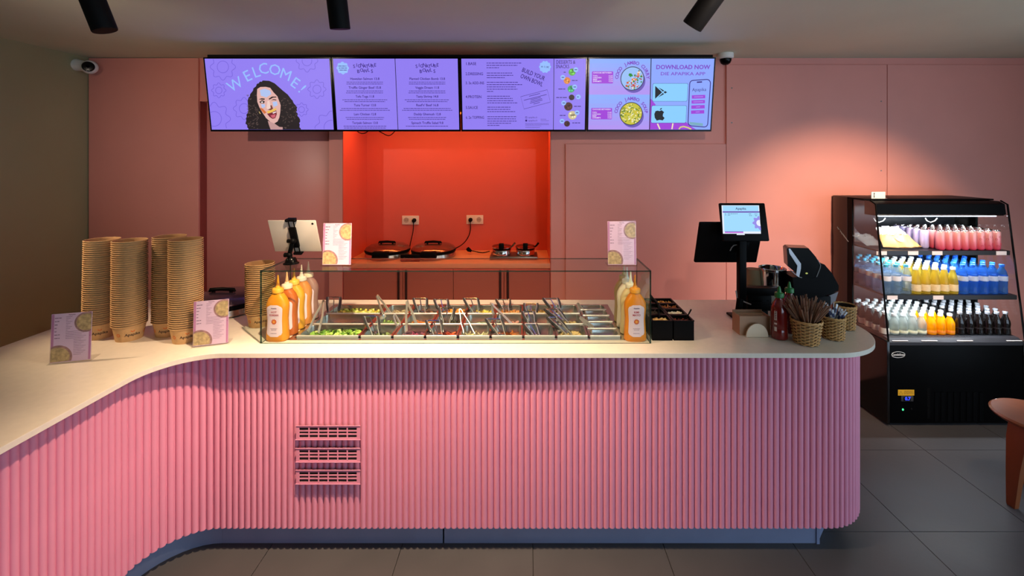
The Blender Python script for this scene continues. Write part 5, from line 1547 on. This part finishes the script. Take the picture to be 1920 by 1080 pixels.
# front badge, sticker, controller
cv = Canvas(Vector((PX(1684, FFR), FFR - .0006, PZ(665, FFR))), (1, 0, 0), (0, 0, 1), cool, .0004)
WPR = mat('white_badge', (220, 220, 220), .4); YST = mat('yellow_sticker', (236, 178, 30), .5, var=.02); YSK = mat('sticker_ink', (110, 76, 10), .6)
el = [(.049 * math.cos(a), .021 * math.sin(a)) for a in [2 * math.pi * i / 40 for i in range(40)]]
cv.line('badge_ring', WPR, el, .0034, 1, True); cv.rect('badge_lettering', FBLK, -.052, -.0085, .052, .0085, 2)
cv.text('badge_lettering', WPR, 'CombiSteel', 0, 0, .021, 3, bold=.03, maxw=.097)
x0, x1 = PX(1683.5, FFR) - cv.o.x, PX(1714, FFR) - cv.o.x; z1, z0 = PZ(730.5, FFR) - cv.o.z, PZ(741.5, FFR) - cv.o.z
cv.rect('warning_sticker#1', YST, x0, z0, x1, z1, 1)
cv.line('sticker_print', YSK, [(x0 + .008, z0 + .008), (x0 + .020, z1 - .008), (x0 + .032, z0 + .008)], .0028, 2, True)
cv.text('sticker_print', YSK, '!', x0 + .020, (z0 + z1) / 2 - .002, .016, 2)
for k in range(3): cv.words('sticker_print', YSK, x0 + .044 - k * .002, x1 - .012 + k * .003, z1 - .010 - k * .009, .003, 2, k)
cv.done()
ctl = cbox('controller', mat('controller_grey', (54, 52, 54), .4), PX(1688.5, FFR), PX(1711.5, FFR), FFR - .006, FFR - .0005, PZ(752, FFR), PZ(742, FFR), bev=.002)
cbox('controller_window', BLACKG, PX(1692.5, FFR), PX(1706, FFR), FFR - .0066, FFR - .0061, PZ(751, FFR), PZ(743, FFR), parent=ctl)
cv = Canvas(Vector((PX(1700.5, FFR), FFR - .0068, PZ(746.8, FFR))), (1, 0, 0), (0, 0, 1), ctl, .0003)
cv.text('digits#1', glow('blue_digits', (50, 70, 255), 1.6), '0.7', 0, 0, .032, 1, bold=.05); cv.done()
MB().ell(P(1693, 768, FFR - .002), .007, .003, .008, 12, 6).build('green_lamp', glow('green_led', (70, 230, 150), 1.5), cool)
MB().ell(P(1709, 767, FFR - .001), .006, .003, .008, 12, 6).build('switch', BLACKM, cool)
vs_ = MB()
for k in range(24): vs_.box(PX(1738, FFR), PX(1743, FFR), FFR - .003, FFR - .0005, PZ(728 + k * 2.4, FFR) - .003, PZ(728 + k * 2.4, FFR) + .0005)
tag(vs_.build('vent_slots', BLACKM, cool, smooth=0), kind='stuff')
for k in range(8): cbox('louvre', FBLK, PX(1752 + k * 12, FFR), PX(1759 + k * 12, FFR), FFR - .003, FFR - .0005, PZ(790, FFR), PZ(735, FFR))
# small card holder standing on the roof
t = thing('sign_card', (PX(1647, 3.42), 3.42, FH), 'small white printed card standing on the cooler roof', 'card')
MB().box(PX(1634, 3.42), PX(1660, 3.42), 3.42, 3.424, FH, FH + .052).build('card', mat('white_card', (240, 236, 230), .5), t, smooth=0)
MB().box(PX(1634, 3.42), PX(1664, 3.42), 3.416, 3.44, FH + .0002, FH + .004).build('foot', ACRYL, t, smooth=0)
cv = Canvas(Vector((PX(1634, 3.42), 3.4195, FH)), (1, 0, 0), (0, 0, 1), t, .0003)
cv.poly('print', INK, [(.015, .008), (.024, .008), (.022, .03), (.026, .044), (.016, .044), (.018, .03)], 1); cv.done()

# ------------------------------------------------------------------ drinks
def bottle_parts(prof, bodym, cap=None, capm=None, band=None, bandm=None, liquid=None, liqm=None, n=16):
    """meshes of one kind of bottle: list of (name, mesh)"""
    out = [('bottle_body', MB().lathe(prof, n).mesh('bottle_body', bodym, 40))]
    if liquid: out.append(('drink', MB().lathe(liquid, n).mesh('drink', liqm, 40)))
    if band: out.append(('label_band', MB().lathe(band, n, cap=False).mesh('label_band', bandm, 40)))
    if cap: out.append(('bottle_cap', MB().lathe(cap, 14).mesh('bottle_cap', capm, 40)))
    return out


def place(parts, name, cat, loc, label, group, rz=0):
    t = thing(name, loc, label, cat, group, rz)
    for nm, me_ in parts: obj(nm, me_, t)
    return t


def wprof(s=1., r=.032, h=.205):
    return [(r * .8, 0), (r, .004), (r, h * .22), (r * .94, h * .25), (r, h * .28), (r, h * .58), (r * .95, h * .62), (r * .98, h * .66), (r * .80, h * .78), (r * .45, h * .90), (r * .40, h * .93), (r * .40, h)]
CLW = clear('clear_water_bottle', (222, 234, 244), 1.3, body=.15, bodyrgb=(190, 214, 236)); BLW = clear('blue_water_bottle', (150, 198, 242), 1.3, body=.30, bodyrgb=(76, 148, 228))
WLB = mat('pale_label', (226, 226, 236), .5, var=.06); BLB = mat('blue_white_label', (180, 196, 228), .5, var=.12, scale=60)
CTEAL = mat('teal_cap', (70, 170, 206), .4); CWHT = mat('white_cap', (226, 234, 240), .4); CBLU = mat('blue_cap', (30, 96, 206), .4)
def cap_prof(h, r=.0145): return [(r, h - .012), (r * 1.04, h - .01), (r * 1.04, h + .004), (r * .9, h + .006), (.001, h + .006)]
H1 = .205
water = bottle_parts(wprof(), CLW, cap_prof(H1), CTEAL, [(.0325, .095), (.0327, .097), (.0327, .128), (.0325, .13)], WLB)
bluew = bottle_parts(wprof(), BLW, cap_prof(H1), CBLU, [(.0325, .095), (.0327, .097), (.0327, .128), (.0325, .13)], BLB)
jp = [(.024, 0), (.0315, .004), (.0315, .085), (.029, .10), (.018, .15), (.0135, .168), (.0135, .182)]
YJ = clear('yellow_juice', (236, 222, 140), 1.3, body=.42, bodyrgb=(226, 204, 84)); OLB = mat('orange_cream_label', (240, 206, 160), .5, var=.16, scale=50)
juice = bottle_parts(jp, YJ, cap_prof(.185, .0155), CWHT, [(.0318, .022), (.032, .024), (.032, .068), (.0318, .07)], OLB)
sp = [(.024, 0), (.0305, .004), (.0305, .075), (.028, .088), (.018, .112), (.0125, .122), (.0125, .138)]
CLS = clear('clear_small_bottle', (220, 226, 226), 1.3, body=.3, bodyrgb=(206, 214, 210)); YLS = clear('yellow_small_bottle', (244, 190, 30), 1.3, body=.7, bodyrgb=(250, 186, 16)); DKS = mat('cola_dark', (14, 9, 9), .12, var=.05, coat=.4)
lb3 = [(.0308, .012), (.031, .013), (.031, .030), (.0308, .031)]
small_c = bottle_parts(sp, CLS, cap_prof(.142, .0145), CWHT, lb3, mat('lemon_label', (226, 224, 196), .5, var=.1, scale=60))
small_y = bottle_parts(sp, YLS, cap_prof(.142, .0145), CWHT, lb3, mat('mango_label', (236, 140, 40), .5, var=.1, scale=60))
colap = [(.024, 0), (.0295, .004), (.0295, .02), (.026, .045), (.029, .075), (.027, .095), (.016, .125), (.0125, .135), (.0125, .152)]
cola = bottle_parts(colap, DKS, cap_prof(.156, .0142), mat('silver_cap', (190, 196, 206), .25, .6), [(.0262, .034), (.0266, .036), (.0266, .054), (.0266, .056)], mat('dark_label', (40, 34, 36), .4, var=.4, scale=120))
herb = bottle_parts(colap, DKS, cap_prof(.156, .0142), CWHT, [(.0299, .006), (.0301, .008), (.0301, .046), (.0299, .048)], mat('white_label', (236, 230, 224), .5, var=.03))
ROWN = ['front row', 'second row', 'third row', 'fourth row', 'fifth row', 'sixth row']
def grid(parts, name, kind, cat, xs, y0, dy, rows, z, shelf, stagger=0.):
    for r in range(rows):
        for c, x in enumerate(xs):
            rj = random.Random(c * 31 + r * 7 + int(z * 100))
            place(parts, name, cat, (x + rj.uniform(-.0015, .0015) + (stagger if r % 2 else 0), y0 + r * dy + rj.uniform(-.001, .001), z + .0003),
                  '%s, %s from the left, %s, %s' % (kind, ORD[c], ROWN[r], shelf), '%ss in the cooler' % kind, rj.uniform(0, 6))
Z2, Z1 = SH[1][0], SH[0][0]
grid(water, 'water_bottle', 'clear water bottle with teal cap', 'water bottle', [2.622, 2.694, 2.766], 3.268, .0705, 6, Z2, 'middle cooler shelf')
grid(juice, 'juice_bottle', 'yellow juice bottle with white cap', 'juice bottle', [2.838, 2.906, 2.974, 3.042, 3.110], 3.266, .0705, 6, Z2, 'middle cooler shelf')
grid(bluew, 'water_bottle', 'blue water bottle with blue cap', 'water bottle', [3.182, 3.254, 3.326, 3.398, 3.470], 3.268, .0705, 6, Z2, 'middle cooler shelf')
grid(herb, 'soda_bottle', 'dark bottle with white label', 'soda bottle', [2.614], 3.276, .068, 6, DK[0], 'bottom cooler shelf')
grid(small_c, 'lemonade_bottle', 'small clear lemonade bottle', 'lemonade bottle', [2.684, 2.752, 2.820, 2.888], 3.276, .068, 6, DK[0], 'bottom cooler shelf')
grid(small_y, 'juice_bottle', 'small yellow juice bottle', 'juice bottle', [2.957, 3.025, 3.093], 3.276, .068, 3, DK[0], 'bottom cooler shelf')
grid(small_c, 'lemonade_bottle', 'small clear bottle behind the yellow ones', 'lemonade bottle', [2.957, 3.025, 3.093], 3.48, .068, 3, DK[0], 'bottom cooler shelf')
grid(cola, 'cola_bottle', 'dark cola bottle', 'cola bottle', [3.166, 3.234, 3.302, 3.370, 3.438, 3.500], 3.276, .068, 6, DK[0], 'bottom cooler shelf')


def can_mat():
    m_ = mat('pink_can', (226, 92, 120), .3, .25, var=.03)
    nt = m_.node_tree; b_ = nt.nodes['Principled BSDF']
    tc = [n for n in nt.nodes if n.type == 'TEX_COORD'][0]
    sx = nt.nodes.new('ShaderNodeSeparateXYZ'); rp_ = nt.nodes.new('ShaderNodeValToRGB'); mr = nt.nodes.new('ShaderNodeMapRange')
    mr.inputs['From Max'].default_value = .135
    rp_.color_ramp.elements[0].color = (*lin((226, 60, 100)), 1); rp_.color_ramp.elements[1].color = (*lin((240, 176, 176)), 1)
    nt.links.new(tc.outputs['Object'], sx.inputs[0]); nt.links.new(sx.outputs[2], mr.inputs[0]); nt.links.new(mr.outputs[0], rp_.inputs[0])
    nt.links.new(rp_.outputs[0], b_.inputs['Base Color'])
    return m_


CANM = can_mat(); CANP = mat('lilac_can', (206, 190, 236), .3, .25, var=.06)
cp_ = [(.020, 0), (.0235, .004), (.0275, .012), (.0275, .128), (.0235, .138)]
ct_ = [(.0235, .138), (.0245, .1395), (.0245, .1425), (.0225, .1435), (.0215, .140), (.001, .1395)]
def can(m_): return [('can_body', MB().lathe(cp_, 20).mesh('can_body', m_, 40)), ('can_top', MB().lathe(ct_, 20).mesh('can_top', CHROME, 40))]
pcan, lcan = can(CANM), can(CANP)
RING = mat('can_ring_print', (196, 50, 84), .4)
rg = MB()
for (a, z, r) in ((.1, .098, .007), (-.7, .080, .006), (.5, .045, .0085), (-.35, .03, .007), (2.4, .09, .007), (3.6, .05, .008), (4.6, .1, .006)):
    pts = [((.0278) * math.cos(a - 1.57 + r * math.cos(t) / .0278), .0278 * math.sin(a - 1.57 + r * math.cos(t) / .0278), z + r * math.sin(t)) for t in [2 * math.pi * i / 16 for i in range(16)]]
    rg.tube(pts, .0009, 4, closed=True)
ring_me = rg.mesh('ring_print', RING, 40)
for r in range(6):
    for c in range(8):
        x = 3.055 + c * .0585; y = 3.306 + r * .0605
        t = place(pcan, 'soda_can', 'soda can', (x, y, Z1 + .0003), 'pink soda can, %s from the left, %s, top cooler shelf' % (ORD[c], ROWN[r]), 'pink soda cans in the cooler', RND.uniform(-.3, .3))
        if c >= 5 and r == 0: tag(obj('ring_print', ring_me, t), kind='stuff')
for r in range(5):
    place(lcan, 'soda_can', 'soda can', (2.993, 3.370 + r * .0605, Z1 + .0003), 'pale lilac soda can left of the pink ones, %s' % ROWN[r], 'lilac soda cans in the cooler')

# snack pouches on the top shelf
PW = mat('white_pouch', (240, 238, 236), .25, var=.05, scale=8, bump=.3, bscale=14); PK = mat('kraft_pouch', (224, 176, 112), .45, var=.08, bump=.2, bscale=18); PC = clear('clear_pouch', (235, 240, 244), 1.4, body=.35, bodyrgb=(226, 230, 236))
def pouch(p, w, h, d, rx, rz, top, bot, label, seed, window=False):
    t = thing('snack_pouch', p, label, 'snack bag', 'snack bags on the top cooler shelf', rz)
    rj = random.Random(seed)
    def sheet(v0, v1, off, name, m_, nx=10, ny=8):
        mb = MB(); vs = []
        for sgn in (1, -1):
            for i in range(ny + 1):
                for j in range(nx + 1):
                    u, v = j / nx, v0 + (v1 - v0) * i / ny
                    bulge = d * (max(0, math.sin(math.pi * u)) ** .6) * (max(0, math.sin(math.pi * min(1, v * .92 + .04))) ** .7) + off
                    wob = rj.uniform(-1, 1) * .008 * (1 if v > .5 else .35)
                    X_, Z_ = (u - .5) * w, v * h
                    n_ = sgn * bulge * .5 + wob
                    vs.append((X_, -n_ * math.cos(rx) + Z_ * math.sin(rx), max(.0012, Z_ * math.cos(rx) + n_ * math.sin(rx) + d * .5 * math.sin(rx))))
        N_ = (nx + 1) * (ny + 1); fs = []
        for s_ in range(2):
            for i in range(ny):
                for j in range(nx):
                    q_ = [s_ * N_ + i * (nx + 1) + j, s_ * N_ + i * (nx + 1) + j + 1, s_ * N_ + (i + 1) * (nx + 1) + j + 1, s_ * N_ + (i + 1) * (nx + 1) + j]
                    fs.append(q_ if s_ == 0 else q_[::-1])
        mb.add(vs, fs).build(name, m_, t, world=False, smooth=50)
    sheet(0, .62, .0012, 'pouch_body', bot); sheet(.58, 1., .0, 'pouch_top', top)
    if window:
        mb = MB(); pts = [(w * .22 * math.cos(a), -(d * .5 + .0035) * math.cos(rx) + (h * .34 + h * .15 * math.sin(a)) * math.sin(rx), (h * .34 + h * .15 * math.sin(a)) * math.cos(rx) + d * math.sin(rx) + .002) for a in [2 * math.pi * i / 24 for i in range(24)]]
        mb.add(pts, [tuple(range(24))]).build('clear_window', mat('cookie_window', (196, 150, 104), .3, var=.3, scale=60), t, world=False, smooth=0)
pouch((2.650, 3.40, Z1 + .0005), .15, .15, .03, 1.15, .1, PC, PC, 'crinkled clear snack bag at the left end of the top cooler shelf', 1)
pouch((2.625, 3.56, Z1 + .0005), .14, .16, .03, .9, .0, PC, PC, 'clear snack bag further back at the left end of the shelf', 2)
pouch((2.720, 3.34, Z1 + .0005), .10, .19, .026, .85, -.35, PW, PK, 'kraft snack bag leaning behind the cooler glass edge', 3)
pouch((2.800, 3.33, Z1 + .0005), .125, .20, .03, .85, -.15, PW, PK, 'kraft and white snack bag with a round window, middle of the shelf', 4, True)
pouch((2.900, 3.34, Z1 + .0005), .12, .19, .03, .95, .25, PW, PK, 'kraft and white snack bag beside the pink cans', 5)

# ------------------------------------------------------------------ stool at the right edge
WOOD = mat('stool_wood', (134, 70, 30), .35, var=.22, scale=7, stretch=(1, 1, .15), coat=.3)
st_ = thing('wooden_stool', (2.83, 2.46, 0), 'brown wooden stool at the right edge of the floor', 'stool')
MB().lathe([(.001, .452), (.15, .450), (.19, .455), (.203, .464), (.205, .472), (.195, .480), (.12, .474), (.001, .472)], 48, st_.location).build('seat', WOOD, st_)
for k in range(3):
    a = math.radians(185 + 120 * k); d = Vector((math.cos(a), math.sin(a), 0)); s_ = Vector((-math.sin(a), math.cos(a), 0)); c_ = st_.location
    mb = MB(); rings = []
    for z, r, w, th in ((.452, .115, .105, .040), (.36, .140, .092, .038), (.2, .162, .066, .032), (.012, .178, .042, .026), (0.0, .178, .038, .022)):
        p = Vector(c_) + d * r + Vector((0, 0, z)); rings.append([p + d * th / 2 + s_ * w / 2, p + d * th / 2 - s_ * w / 2, p - d * th / 2 - s_ * w / 2, p - d * th / 2 + s_ * w / 2])
    mb.loft(rings[::-1]); mb.build('leg', WOOD, st_, smooth=30)
# ------------------------------------------------------------------ back cabinets, niche worktop
ZN = PZ(494, YW)
CABD = mat('cabinet_pink', (190, 104, 92), .3, var=.02, scale=3)
HND = mat('dark_handle', (50, 30, 30), .4)
ed_ = [XN0 + .008, PX(755, YW), PX(850, YW), PX(945, YW), XN1 - .008]
for k, lb in ((0, 'left pair of pink cupboard doors under the niche worktop'), (2, 'right pair of pink cupboard doors under the niche worktop')):
    a, b_ = ed_[k], ed_[k + 2]
    t = thing('back_cabinet', ((a + b_) / 2, YW + .25, .0), lb, 'cabinet', 'back cupboards below the niche')
    MB().box(a + .001, b_ - .001, YW + .02, YW + .5, .08, ZN - .042).build('carcass', CABD, t, smooth=0)
    MB().box(a + .001, b_ - .001, YW + .05, YW + .45, 0, .08).build('cabinet_plinth', BLACKM, t, smooth=0)
    for j in (0, 1):
        d0, d1 = ed_[k + j], ed_[k + j + 1]
        dr = MB().box(d0 + .002, d1 - .002, YW - .001, YW + .018, .09, ZN - .046, bev=.0015, seg=1).build('door', CABD, t, smooth=0)
        hx = d1 - .032 if j == 0 else d0 + .032
        MB().box(hx - .009, hx + .009, YW - .018, YW - .008, ZN - .36, ZN - .05, bev=.003).box(hx - .004, hx + .004, YW - .009, YW - .001, ZN - .34, ZN - .33).box(hx - .004, hx + .004, YW - .009, YW - .001, ZN - .08, ZN - .07).build('handle', HND, dr, smooth=0)
nt_ = tag(MB().box(XN0 + .007, XN1 - .007, YW - .006, YNB - .001, ZN - .04, ZN, bev=.002).build('niche_worktop', mat('coral_worktop', (232, 170, 130), .35, var=.03)), 'coral lit worktop inside the orange niche', 'worktop')

# LED strip along the top front of the niche, behind the screens
ls = thing('led_strip', ((XN0 + XN1) / 2, YW + .03, ZNT - .02), 'orange light strip along the top of the niche', 'light strip')
LEDO = glow('orange_led', (255, 120, 40), 8)
MB().box(XN0 + .02, XN1 - .02, YW + .02, YW + .04, ZNT - .016, ZNT - .0065).build('diffuser', LEDO, ls, smooth=0)
L = bpy.data.lights.new('led_light', 'AREA'); L.shape = 'RECTANGLE'; L.size = XN1 - XN0 - .1; L.size_y = .03; L.energy = 11; L.color = (1, .36, .10)
lo = bpy.data.objects.new('led_light', L); COL.objects.link(lo); lo.parent = ls
lo.location = Vector(((XN0 + XN1) / 2, YW + .05, ZNT - .03)) - world_off(ls); lo.rotation_euler = (math.radians(8), 0, 0)

# sockets, plugs and cables
SOCK = mat('socket_white', (222, 200, 180), .4, var=.01)
def socket(px, py, label, plug_k):
    c = P(px, py, YNB)
    t = thing('wall_socket', c, label, 'socket', 'double wall sockets in the niche')
    w, h_ = .163, .086
    MB().box(c.x - w / 2, c.x + w / 2, YNB - .010, YNB - .0005, c.z - h_ / 2, c.z + h_ / 2, bev=.003).build('cover_plate', SOCK, t)
    for k in (-1, 1):
        cx = c.x + k * .040
        if k != plug_k:
            m_ = MB().lathe([(.021, 0), (.0225, .0015), (.024, .0015), (.024, 0)], 24, cap=False).lathe([(.0205, .0003), (.001, .0003)], 24, cap=False)
            m_.xf(Matrix.Translation((cx, YNB - .0105, c.z)) @ Matrix.Rotation(math.pi / 2, 4, 'X')); m_.build('outlet', mat('socket_shade', (176, 150, 132), .5), t)
            d_ = MB().cyl((cx - .009, YNB - .0112, c.z), (cx - .009, YNB - .0125, c.z), .0032, n=8); d_.cyl((cx + .009, YNB - .0112, c.z), (cx + .009, YNB - .0125, c.z), .0032, n=8); d_.build('pin_holes', BLACK, t)
        else: px_ = cx
    return Vector((px_, YNB - .0125, c.z))
def cord(name, pts, label, plug, r=.0042):
    t = thing(name, pts[0], label, 'cable', 'black power cables')
    # smooth the path
    q = [Vector(p) for p in pts]
    for _ in range(3):
        n_ = [q[0]]
        for a, b_ in zip(q, q[1:]): n_ += [a * .75 + b_ * .25, a * .25 + b_ * .75]
        q = n_ + [q[-1]]
    MB().tube(q, r, 8).build('cord', BLACK, t)
    if plug is not None:
        m_ = MB().tube([plug, plug + Vector((0, -.012, 0)), plug + Vector((0, -.030, -.004)), plug + Vector((0, -.040, -.016))], [.019, .020, .017, .009], 16); m_.build('plug', BLACK, t)
s1 = socket(770, 412.5, 'double wall socket left of the niche centre', 1)
s2 = socket(890.5, 411.5, 'double wall socket right of the niche centre', -1)

# round waffle makers
WTOP = mat('waffle_lid', (150, 110, 96), .2, .85, var=.04); WBODY = mat('waffle_steel', (196, 176, 160), .22, .9, var=.04)
def waffle(x, y, z, label, lid=WTOP, s=1.):
    t = thing('waffle_maker', (x, y, z), label, 'waffle maker', 'round waffle makers')
    R0 = .2 * s
    MB().lathe([(R0 * .9, .0), (R0 * .98, .006), (R0, .012), (R0 * .97, .040), (R0 * .9, .044), (.001, .044)], 48, t.location).build('base', WBODY, t)
    MB().lathe([(R0 * .96, .046), (R0 * 1.0, .050), (R0 * 1.0, .062), (R0 * .96, .064)], 48, t.location).build('black_seam', BLACK, t)
    MB().lathe([(R0 * .97, .064), (R0 * .985, .07), (R0 * .93, .086), (R0 * .78, .101), (R0 * .5, .112), (R0 * .2, .116), (.001, .117)], 48, t.location).build('domed_lid', lid, t)
    MB().box(x - .068, x + .068, y - R0 - .04, y - R0 + .03, z + .020, z + .082, bev=.012).build('front_handle', BLACK, t)
    m_ = MB(); m_.tube([(x - .075, y - .02, z + .118), (x - .07, y - .02, z + .130), (x, y - .02, z + .134), (x + .07, y - .02, z + .130), (x + .075, y - .02, z + .118)], [.007, .010, .011, .010, .007], 12); m_.build('lid_handle', BLACK, t)
    MB().box(x - .06, x - .045, y - .027, y - .013, z + .106, z + .124).box(x + .045, x + .06, y - .027, y - .013, z + .106, z + .124).build('handle_posts', BLACK, t, smooth=0)
    for k in (-1, 1): MB().lathe([(.012, 0), (.012, .004), (.010, .006)], 14, (x + k * .13, y - .05, z - .0)).build('rubber_foot', BLACK, t)
    return t
wy = 4.075
w1 = waffle(PX(727, wy), wy, ZN + .0005, 'left round waffle maker on the niche worktop')
w2m = waffle(PX(813, wy), wy, ZN + .0005, 'right round waffle maker on the niche worktop')
waffle(PX(421, 2.68), 2.68, ZT + .0005, 'dark round waffle maker on the counter behind the paper bowls', mat('plum_lid', (74, 56, 70), .25, .6), .95)
hb = thing('timer_box', (PX(769, 3.87), 3.87, ZN), 'small black control box between the two waffle makers', 'control box')
MB().box(PX(751, 3.85), PX(788, 3.85), 3.835, 3.865, ZN + .0005, ZN + .062, bev=.01).build('box_body', BLACK, hb)
for k in (-1, 1): MB().cyl((PX(769, 3.87) + k * .035, 3.835, ZN + .03), (PX(769, 3.87) + k * .035, 3.826, ZN + .03), .012, n=16).build('knob', BLACKG, hb)
zz = ZN
cord('power_cable', [s1 + Vector((0, -.035, -.014)), P(775, 432, 4.30), P(772, 446, 4.31), P(769, 458, 4.31), P(768, 466, 4.30)], 'black cable from the left socket down to the waffle makers', s1)
cord('power_cable', [s2 + Vector((0, -.035, -.014)), P(883, 430, 4.30), P(878, 446, 4.31), P(868, 458, 4.31), P(856, 465, 4.30), P(846, 470, 4.29)], 'black cable curving from the right socket to the waffle maker', s2)
cord('power_cable', [P(881, 470, 4.15), P(890, 471, 4.14), P(898, 473.5, 4.12), P(908, 474, 4.1), P(918, 471, 4.08)], 'black cable of the pot warmer lying on the worktop', None)
pg = thing('loose_plug', P(879, 472, 4.15), 'black plug lying loose on the niche worktop', 'plug')
MB().tube([P(876, 465, 4.15), P(879, 468.5, 4.15), P(884, 471, 4.15)], [.016, .019, .010], 14).ell(P(878, 467.5, 4.15), .020, .018, .018, 14, 8).build('plug_body', BLACK, pg)

# pot warmer with two steel pots
ty_ = 3.99
tr = thing('pot_warmer', (PX(963, ty_), ty_, ZN), 'low steel warming tray under the two pots', 'warmer')
MB().box(PX(918, 3.9), PX(1008, 3.9), 3.90, 4.12, ZN + .004, ZN + .030, bev=.006).build('warming_tray', STEELD, tr)
for k in range(2): MB().box(PX(925, 3.9) + k * .3, PX(935, 3.9) + k * .3, 3.93, 4.08, ZN + .0005, ZN + .004).build('rubber_foot', BLACK, tr, smooth=0)
GLS = clear('pot_glass', (226, 190, 160), 1.4)
for k, px in enumerate((941, 985)):
    x = PX(px, ty_)
    t = thing('sauce_pot', (x, ty_, ZN + .0305), ('left' if k == 0 else 'right') + ' small steel pot with black lid knob on the warming tray', 'pot', 'steel pots on the warmer')
    MB().lathe([(.075, 0), (.081, .004), (.082, .045), (.080, .048), (.074, .046), (.073, .006), (.001, .006)], 36, t.location).build('pot_body', CHROME, t)
    MB().lathe([(.0825, .048), (.086, .050), (.088, .070), (.080, .084), (.04, .094), (.001, .096)], 36, t.location).build('glass_lid', GLS, t)
    MB().lathe([(.0885, .0665), (.091, .068), (.091, .073), (.0885, .0745)], 36, t.location, cap=False).build('lid_rim', CHROME, t)
    MB().box(x - .022, x + .022, ty_ - .092, ty_ - .060, ZN + .085, ZN + .145, bev=.006).build('lid_knob', BLACK, t)
    m_ = MB().tube([(x + .07, ty_, ZN + .085), (x + .10, ty_ - .01, ZN + .115), (x + .118, ty_ - .015, ZN + .138)], [.006, .008, .009], 10)
    m_.build('ladle_handle', STEELD if k == 0 else BLACK, t)

# cables hanging under the screens
for pts, lb in (([P(668, 244, 3.42), P(673, 249, 3.43), P(681, 251, 3.43), P(688, 248, 3.43), P(692, 243, 3.42)], 'short black cable loop hanging under the second screen'),
                ([P(705, 243, 3.43), P(716, 249, 3.44), P(727, 255, 3.44), P(734, 253, 3.44), P(742, 244, 3.43)], 'longer black cable loop hanging under the second screen')):
    cord('screen_cable', pts, lb, None, .0035)

# security cameras
sc1 = thing('security_camera', (PX(168, 3.66), 3.66, PZ(126, 3.66)), 'white turret security camera in the upper left corner', 'security camera', 'white security cameras')
c = sc1.location
MB().tube([c + Vector((-.03, .01, .01)), Vector((ROOM_L + .0005, c.y + .01, c.z + .02))], [.04, .05], 18).build('wall_mount', WHITEP, sc1)
MB().ell(c, .055, .055, .055, 24, 14).build('camera_ball', WHITEP, sc1)
dv = Vector((.55, -.8, -.05)).normalized()
MB().tube([c + dv * .035, c + dv * .05, c + dv * .058, c + dv * .060], [.040, .040, .034, .001], 24).build('lens_cover', BLACKG, sc1)
MB().ell(c + dv * .060, .012, .012, .012, 12, 8).build('lens', BLACK, sc1)
y = 3.62; c = Vector((PX(1360.5, y), y, CEIL))
sc2 = thing('security_camera', c, 'white dome security camera on the ceiling above the right screen', 'security camera', 'white security cameras')
MB().lathe([(.058, 0), (.060, -.006), (.060, -.035), (.054, -.042), (.045, -.044)], 32, c).build('camera_housing', WHITEP, sc2)
MB().lathe([(.045, -.044), (.044, -.060), (.036, -.078), (.020, -.090), (.001, -.093)], 28, c).build('smoked_dome', BLACKG, sc2)
